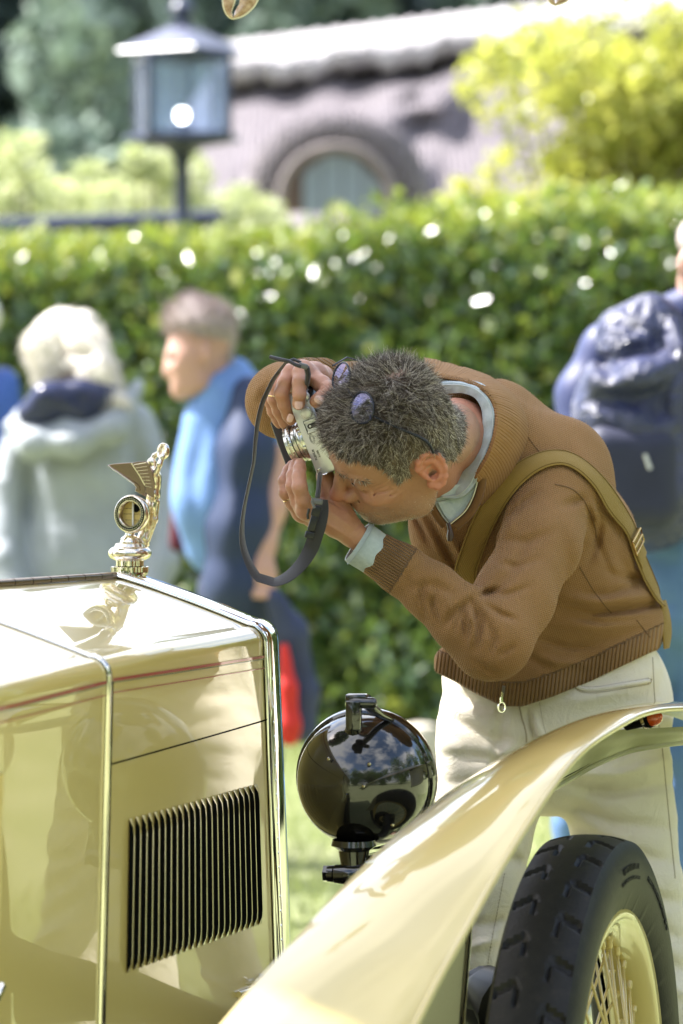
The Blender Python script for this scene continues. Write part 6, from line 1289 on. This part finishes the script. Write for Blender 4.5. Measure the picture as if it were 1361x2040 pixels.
# ================================================================ WHAT HE HOLDS AND WEARS
A = Vector((.366, 0, -.93)).normalized(); N_ = Vector((-.25, -.96, -.10)); N_ = (N_ - A * N_.dot(A)).normalized(); L_ = A.cross(N_).normalized()
C0 = P(620, 862, 5.437); cp = lambda a, l, h: C0 + A * a + L_ * l + N_ * h; CR = Matrix((A, L_, N_)).transposed()
camr = empty('compact_camera', C0, 'silver compact camera with a metal lens barrel held upright in his hands', 'camera')
m_sil = Mat('silver_alloy', (.62, .62, .64), .32, metal=.55, spec=.6); m_sil.bump(m_sil.noise(700, 2), .0002); m_sil = m_sil.m
m_lea = vary('black_leatherette', (.018, .017, .018), .3, 300, .55, bump=(900, .0006)); m_blk = Mat('black_plastic', (.012, .012, .013), .35).m
mb = MB(); mb.box(cp(0, 0, -.0105), (.124, .031, .021), CR, .0042); mb.build('top_plate', m_sil, camr)
mb = MB(); mb.box(cp(0, 0, -.042), (.126, .0325, .044), CR, .006); mb.build('leather_body', m_lea, camr)
mb = MB(); mb.box(cp(0, 0, -.068), (.124, .031, .011), CR, .004); mb.build('base_plate', m_sil, camr)
mb = MB(); mb.box(cp(-.050, .017, -.040), (.020, .006, .042), CR, .0028); mb.build('grip', m_lea, camr)
mb = MB(); mb.box(cp(.0, -.0165, -.036), (.115, .003, .058), CR, .001); mb.build('rear_panel', m_blk, camr)
mb = MB(); mb.box(cp(.034, -.018, -.014), (.024, .006, .018), CR, .002); mb.build('eyepiece', m_blk, camr)
def dial(name, a, l, r, h, mat, n=40, kn=True):
    rows = []
    for rr_, hh in ((r * .96, .0), (r, .0006), (r, h - .0005), (r * .95, h), (.0001, h)): rows.append([cp(a, l, hh) + (A * math.cos(t) + L_ * math.sin(t)) * (rr_ * (1 + (.022 if k % 2 and kn and rr_ == r else 0))) for k, t in enumerate(np.linspace(0, 2 * math.pi, n * 2, endpoint=False))])
    return link(name, grid_mesh(name, rows, closed=True), mat, camr)
def on_plate(px, py):
    d = P(px, py, 5.4) - Vector((0, 0, 1.5)); t = (C0 - Vector((0, 0, 1.5))).dot(N_) / d.dot(N_); p = Vector((0, 0, 1.5)) + d * t - C0; return p.dot(A), p.dot(L_)
a, l = on_plate(611, 822); sd_ = dial('shutter_dial', a, l, .0088, .0042, m_sil)
mb = MB()
for k in range(18): t = 2 * math.pi * k / 18; c = cp(a, l, .0043) + (A * math.cos(t) + L_ * math.sin(t)) * .0070; mb.box(c, (.0012, .0005, .0001), CR @ Matrix.Rotation(t, 3, 'Z'))
mb.build('dial_marks', m_blk, sd_)['kind'] = 'stuff'
a, l = on_plate(609, 789); dial('exposure_dial', a, l, .0063, .004, m_sil); a, l = on_plate(597, 806); dial('shutter_button', a, l, .0042, .003, m_sil, kn=False)
mb = MB(); a, l = on_plate(608, 800); mb.box(cp(a, l - .003, .0002), (.0022, .0012, .0004), CR); mb.build('plate_mark', m_blk, camr)
a, l = on_plate(621, 848); mb = MB()
for da, dl_, sa, sl_ in ((-.0095, 0, .0009, .019), (.0095, 0, .0009, .019), (0, .0090, .019, .0009)): mb.box(cp(a + da, l + dl_, .0008), (sa, sl_, .0022), CR, .0003)
mb.build('hot_shoe_frame', m_blk, camr)
for da in (-.0075, .0075): mb = MB(); mb.box(cp(a + da, l, .0014), (.0036, .018, .0008), CR, .0003); mb.build('hot_shoe_rail', m_sil, camr)
mb = MB(); mb.box(cp(a, l - .003, .0004), (.0070, .0105, .0006), CR, .0002); mb.lathe([(.0036, 0), (.0036, .0007), (0, .0008)], cp(a, l + .0028, 0), N_, 18); sh_ = mb.build('hot_shoe_contact', m_blk, camr)
mb = MB(); mb.lathe([(.0019, 0), (.0017, .0010), (0, .0011)], cp(a, l + .0022, .0), N_, 14); mb.build('centre_contact', m_sil, sh_)
def text(s, a, l, size, name, th=.00025):
    cu = bpy.data.curves.new(name, 'FONT'); cu.body = s; cu.size = size; cu.align_x = 'CENTER'; cu.align_y = 'CENTER'; cu.extrude = .00008; cu.offset = size * .018
    t = bpy.data.objects.new(name, cu); dg = bpy.context.evaluated_depsgraph_get(); me = bpy.data.meshes.new_from_object(t); bpy.data.objects.remove(t)
    M = Matrix((-A, L_, (-A).cross(L_))).transposed().to_4x4(); M.translation = cp(a, l, th); me.transform(M); return link(name, me, m_blk, camr, smooth=False)
a, l = on_plate(630, 905); text('FUJIFILM', a, l + .0022, .0044, 'plate_lettering'); text('X100S', a + .0006, l - .0036, .0040, 'plate_lettering')
a, l = on_plate(622, 874); mb = MB()
for r0 in (1., .6): pts_ = [cp(a, l, .0003) + (A * math.cos(t) * .0068 + L_ * math.sin(t) * .0034) * r0 for t in np.linspace(0, 2 * math.pi, 31)]; mb.tube(pts_, .00022, 5, caps=False)
for k in range(14): t = 2 * math.pi * k / 14; mb.box(cp(a, l, .0003) + A * math.cos(t) * .0054 + L_ * math.sin(t) * .0027, (.0007, .0004, .0002), CR)
mb.build('oval_emblem', m_blk, camr)
# lens barrel
m_ring = Mat('lens_alloy', (.62, .60, .55), .22, metal=.9).m; LC = cp(.008, 0, -.037)
def lring(name, prof, mat, parent=None, n=56): mb = MB(); mb.lathe(prof, LC, L_, n); return mb.build(name, mat, parent or camr)
lring('lens_base', [(.029, .014), (.0305, .016), (.0305, .021), (.0295, .0215), (.0285, .0215)], m_ring)
rows = []
for r, h in ((.0283, .0215), (.0288, .022), (.0288, .0275), (.028, .028)): rows.append([LC + L_ * h + (A * math.cos(t) + N_ * math.sin(t)) * (r + (.0004 if k % 2 else 0)) for k, t in enumerate(np.linspace(0, 2 * math.pi, 120, endpoint=False))])
link('aperture_ring', grid_mesh('aperture_ring', rows, closed=True), m_ring, camr)
lring('focus_ring', [(.0275, .028), (.0272, .0285), (.0272, .0345), (.0262, .035)], m_ring)
rows = []
for r, h in ((.0285, .035), (.0292, .0355), (.0292, .041), (.0285, .0415)): rows.append([LC + L_ * h + (A * math.cos(t) + N_ * math.sin(t)) * (r + (.0004 if k % 3 == 0 else 0)) for k, t in enumerate(np.linspace(0, 2 * math.pi, 120, endpoint=False))])
link('filter_ring', grid_mesh('filter_ring', rows, closed=True), m_ring, camr); lring('front_rim', [(.0287, .0415), (.0290, .0455), (.0275, .0462), (.0262, .044), (.022, .041)], m_ring); lring('front_glass', [(.0225, .041), (.012, .0435), (0, .0442)], m_black)
mb = MB()
for h, n_ in ((.0215, 1), (.028, 1), (.035, 1)): mb.lathe([(.0286, h), (.0287, h + .0005), (.0284, h + .0010)], LC, L_, 56)
mb.build('barrel_groove', m_blk, camr)
for t_ in (2.0, 1.3): mb = MB(); c = LC + L_ * .019 + (A * math.cos(t_) + N_ * math.sin(t_)) * .0305; mb.box(c, (.006, .005, .004), CR, .001); mb.build('aperture_tab', m_ring, camr)
mb = MB(); mb.lathe([(.003, 0), (.003, .004), (0, .0045)], cp(-.012, .0155, -.006), L_, 14); mb.build('front_lever', m_ring, camr)
mb = MB(); mb.prism([P(x_, y_, 5.525) for x_, y_ in [(540, 843), (543, 838), (549, 837), (560, 846), (572, 880), (588, 925), (596, 950), (584, 956), (572, 930), (556, 888)]], L_ * .002 + Vector((.001, .004, 0))); mb.build('case_flap', Mat('aubergine_leather', (.045, .038, .050), .5).m, camr, smooth=False)
# strap ring, lug and wrist strap
mb = MB(); c = P(637, 942, 5.44); mb.tube([c + Vector((.0075 * math.cos(t) + .004, .002 * math.sin(t * 2), .0045 * math.sin(t) + .002)) for t in np.linspace(0, 6.283, 25)], .0008, 7, caps=False); mb.tube([c + Vector((.012 + .006 * math.cos(t), .002, .010 + .007 * math.sin(t))) for t in np.linspace(0, 6.283, 25)], .0007, 7, caps=False); mb.build('strap_ring', m_chrome, camr)
m_str = Mat('charcoal_webbing', (.022, .021, .026), .5, sheen=.3); m_str.bump(m_str.noise(700, 3), .0006); m_str = m_str.m
strap = empty('camera_strap', P(560, 1100, 5.45), 'charcoal webbing strap looping down from the silver camera', 'strap')
mb = MB(); mb.tube([P(638, 944, 5.435), P(636, 960, 5.395), P(634, 980, 5.385), P(632, 992, 5.385)], [.0035, .0036, .0036, .0036], 8); mb.build('cord', m_str, strap)
m_pl = Mat('grey_plastic', (.12, .12, .12), .35).m
mb = MB(); q = Matrix.Rotation(R(8), 3, 'Y'); mb.box(P(632, 999, 5.384), (.016, .008, .009), q, .0025); mb.tube([P(624, 992, 5.382), P(622, 1000, 5.381), P(627, 1012, 5.382)], .0022, 8); mb.build('slider', m_pl, strap)
mb = MB(); q = Matrix.Rotation(R(16), 3, 'Y'); mb.box(P(630, 1018, 5.385), (.0125, .006, .016), q, .002); mb.box(P(624, 1042, 5.386), (.0110, .006, .024), q, .002); mb.box(P(617, 1066, 5.386), (.0135, .007, .010), q, .0015); mb.tube([P(616, 1013, 5.382), P(613, 1026, 5.383), P(614, 1034, 5.384)], .0018, 6); mb.build('buckle', m_blk, strap)
st_ = [(643, 995, 5.395, 9, .10), (641, 1020, 5.395, 12, .05), (634, 1052, 5.395, 13, .0), (622, 1088, 5.40, 13, .0), (602, 1122, 5.405, 11, .3), (575, 1148, 5.41, 9, .6), (545, 1160, 5.415, 7, .75), (516, 1152, 5.42, 7, .8), (495, 1120, 5.43, 6, .85), (483, 1078, 5.44, 4.5, .92), (484, 1030, 5.45, 2.5, .97), (494, 975, 5.455, 2, .98), (505, 925, 5.46, 2, .98), (509, 880, 5.455, 3, .96), (514, 840, 5.45, 4, .92), (524, 800, 5.445, 5, .88), (540, 765, 5.43, 5, .85), (556, 740, 5.415, 4, .85), (570, 722, 5.40, 3, .8)]
ss_ = spline([(*P(a, b, c), d, e) for a, b, c, d, e in st_], 110); pts = [Vector(q[:3]) for q in ss_]; wvs = []; tvs = []
for i, q in enumerate(ss_):
    t = (pts[min(i + 1, 109)] - pts[max(i - 1, 0)]).normalized(); inpl = Vector((0, 1, 0)).cross(t).normalized(); hw = .0105 * (1 if i < 82 else max(.5, 1 - (i - 82) * .02)); fr = max(-1, min(1, q[3] / 13)); v = (inpl * fr + Vector((0, 1, 0)) * math.sqrt(max(0, 1 - fr * fr))).normalized(); wvs.append(v * hw); tvs.append(v.cross(t).normalized() * .0008)
ribbon('webbing', pts, wvs, tvs, m_str, strap)
mb = MB(); mb.tube([P(538, 711, 5.395), P(556, 716, 5.39), P(575, 719, 5.388), P(590, 727, 5.386), P(600, 730, 5.386)], [.0028, .0032, .0026, .003, .003], 8); mb.tube([P(570, 722, 5.392), P(585, 716, 5.392), P(600, 722, 5.39)], .0024, 8); mb.build('knotted_end', m_str, strap)
mb = MB(); mb.box(P(604, 729, 5.388), (.014, .008, .008), Matrix.Rotation(R(15), 3, 'Y'), .0025); mb.build('slider', m_pl, strap); mb = MB(); mb.tube([P(611, 731, 5.39), P(614, 745, 5.395), P(612, 762, 5.41), P(608, 775, 5.43)], [.0042, .0042, .0038, .003], 9); mb.build('cord', m_str, strap)
# wedding rings
def fring(px, py, y, r, axd): c = P(px, py, y); ax = Vector(axd).normalized(); u = ax.orthogonal().normalized(); v = ax.cross(u); mb = MB(); mb.tube([c + (u * math.cos(t) + v * math.sin(t)) * r for t in np.linspace(0, 6.2832, 33)], .0011, 7, caps=False); o = mb.build('ring', m_br, None); return o
tag(fring(548, 790, 5.467, .0102, (.15, 0, .98)), 'gold ring on a finger of the upper hand on the camera', 'ring'); tag(fring(577, 992, 5.462, .0101, (.5, .1, -.85)), 'gold ring on a finger of the lower hand under the lens', 'ring')
# spectacles pushed up on the head
TB = bvh(HV, Q0); gl = empty('spectacles', P(710, 790, 5.38), 'dark thin-rimmed spectacles pushed up onto the grey hair', 'spectacles')
m_rim = Mat('dark_rim', (.02, .022, .035), .3, metal=.3).m; m_gl = bpy.data.materials.new('coated_lens'); m_gl.use_nodes = True; t_ = m_gl.node_tree; t_.nodes.remove(t_.nodes['Principled BSDF']); o_ = t_.nodes['Material Output']; mx = t_.nodes.new('ShaderNodeMixShader'); g1 = t_.nodes.new('ShaderNodeBsdfGlossy'); g1.inputs[0].default_value = (.62, .60, 1, 1); g1.inputs[1].default_value = .03; t1 = t_.nodes.new('ShaderNodeBsdfTransparent'); t1.inputs[0].default_value = (.93, .93, .97, 1); mx.inputs[0].default_value = .14
t_.links.new(t1.outputs[0], mx.inputs[1]); t_.links.new(g1.outputs[0], mx.inputs[2]); t_.links.new(mx.outputs[0], o_.inputs[0])
cen = []
for (px, py, gn) in ((680, 753, Vector((-.80, -.58, .15)).normalized()), (721, 812, Vector((-.62, -.77, .15)).normalized())):
    p, n_ = hit(TB, px, py, 0); y = (p.y if p is not None else 5.42) - (.030 if px < 700 else .014); c = P(px, py, y); cen.append(c); u = (Vector((.55, 0, -.83)) - gn * gn.dot(Vector((.55, 0, -.83)))).normalized(); v = gn.cross(u)
    rimp = [c + u * .0225 * math.cos(t) + v * .0200 * math.sin(t) - gn * .002 * math.cos(t) ** 2 for t in np.linspace(0, 6.2832, 41)]
    mb = MB(); mb.tube(rimp, .0016, 7, caps=False); mb.build('rim', m_rim, gl)
    rows = [[c + (q - c) * k / 5 + gn * .0022 * (1 - (k / 5) ** 2) for q in rimp[:-1]] for k in range(6)]; link('lens', grid_mesh('lens', rows, closed=True), m_gl, gl)
mb = MB(); d_ = (cen[1] - cen[0]); mb.tube([cen[0] + d_ * .33 + gn * .001, cen[0] + d_ * .5 + gn * .004, cen[0] + d_ * .67 + gn * .001], .0018, 7); mb.build('bridge', m_rim, gl)
arm = []
for x_, y_ in spline([(743, 828), (765, 837), (791, 849), (827, 864), (845, 876), (852, 892)], 20):
    p, n_ = hit(TB, x_, y_, .0135); arm.append(p if p is not None else P(x_, y_, 5.42))
for _ in range(3): arm = [arm[0]] + [(arm[i - 1] + arm[i] * 2 + arm[i + 1]) / 4 for i in range(1, len(arm) - 1)] + [arm[-1]]
mb = MB(); mb.tube([cen[1] + d_ * .42] + arm, [.0018] + [.0018] * 12 + [.0021] * 8, 8); mb.build('temple_arm', m_rim, gl)
mb = MB(); q0 = cen[0] - d_ * .42; mb.tube([q0, q0 + Vector((.02, .03, .012)), q0 + Vector((.06, .10, .0))], .0013, 8); mb.build('temple_arm', m_rim, gl)
# curled leaves hanging into the top of the frame
m_lf = Mat('dry_leaf', (.50, .27, .10), .22, coat=.6, spec=.6); m_lf.base(m_lf.ramp(m_lf.noise(60, 3), [(.3, (.26, .13, .05)), (.7, (.68, .50, .34))])); m_lf = m_lf.m; m_le = Mat('pale_leaf_edge', (.72, .66, .45), .25, coat=.5).m
for (dx, dy, sc, lb, y0) in ((0, 0, 1., 'longer curled brown leaf with a pale rim hanging from the top edge', 5.95), (642, -27, .95, 'curled brown leaf tip barely showing above the thatched ridge', 5.95)):
    def q(x_, y_, dd=0.): return P(463 + dx + (x_ - 463) * sc, 38 + dy + (y_ - 38) * sc, y0 + dd)
    root = empty('hanging_leaf', q(480, -90), lb, 'leaf', 'curled leaves at the top edge')
    Lo = [(446, -60), (444, 0), (448, 22), (456, 34), (464, 38)]; Li = [(474, -60), (468, 0), (463, 16), (461, 27), (464, 30)]; Ri = [(478, -60), (478, 0), (472, 15), (466, 28), (467, 31)]; Ro = [(540, -60), (514, 0), (500, 20), (482, 33), (464, 38)]
    for nm_, a_, b_, dd in (('leaf_half', Lo, Li, .0), ('leaf_half', Ri, Ro, .004)):
        sa, sb = spline(a_, 14), spline(b_, 14); rows = [[q(*sa[i], dd).lerp(q(*sb[i], dd), t) + Vector((0, -.006 * math.sin(math.pi * t), 0)) for i in range(14)] for t in np.linspace(0, 1, 6)]; o = link(nm_, grid_mesh(nm_, rows), m_lf, root); md = o.modifiers.new('t', 'SOLIDIFY'); md.thickness = .0008
    for L in (Lo, Ro, Li): mb = MB(); mb.tube([q(*p) for p in spline(L, 20)], .0012, 6); mb.build('leaf_rim', m_le, root)
    mb = MB(); mb.tube([q(478, -60), q(486, -120), q(520, -200)], .0012, 6); mb.build('stalk', m_bark, root)

for o in list(bpy.data.objects):
    if any(m.type == 'SOLIDIFY' for m in o.modifiers): es = o.modifiers.new('sharp', 'EDGE_SPLIT'); es.split_angle = R(45)
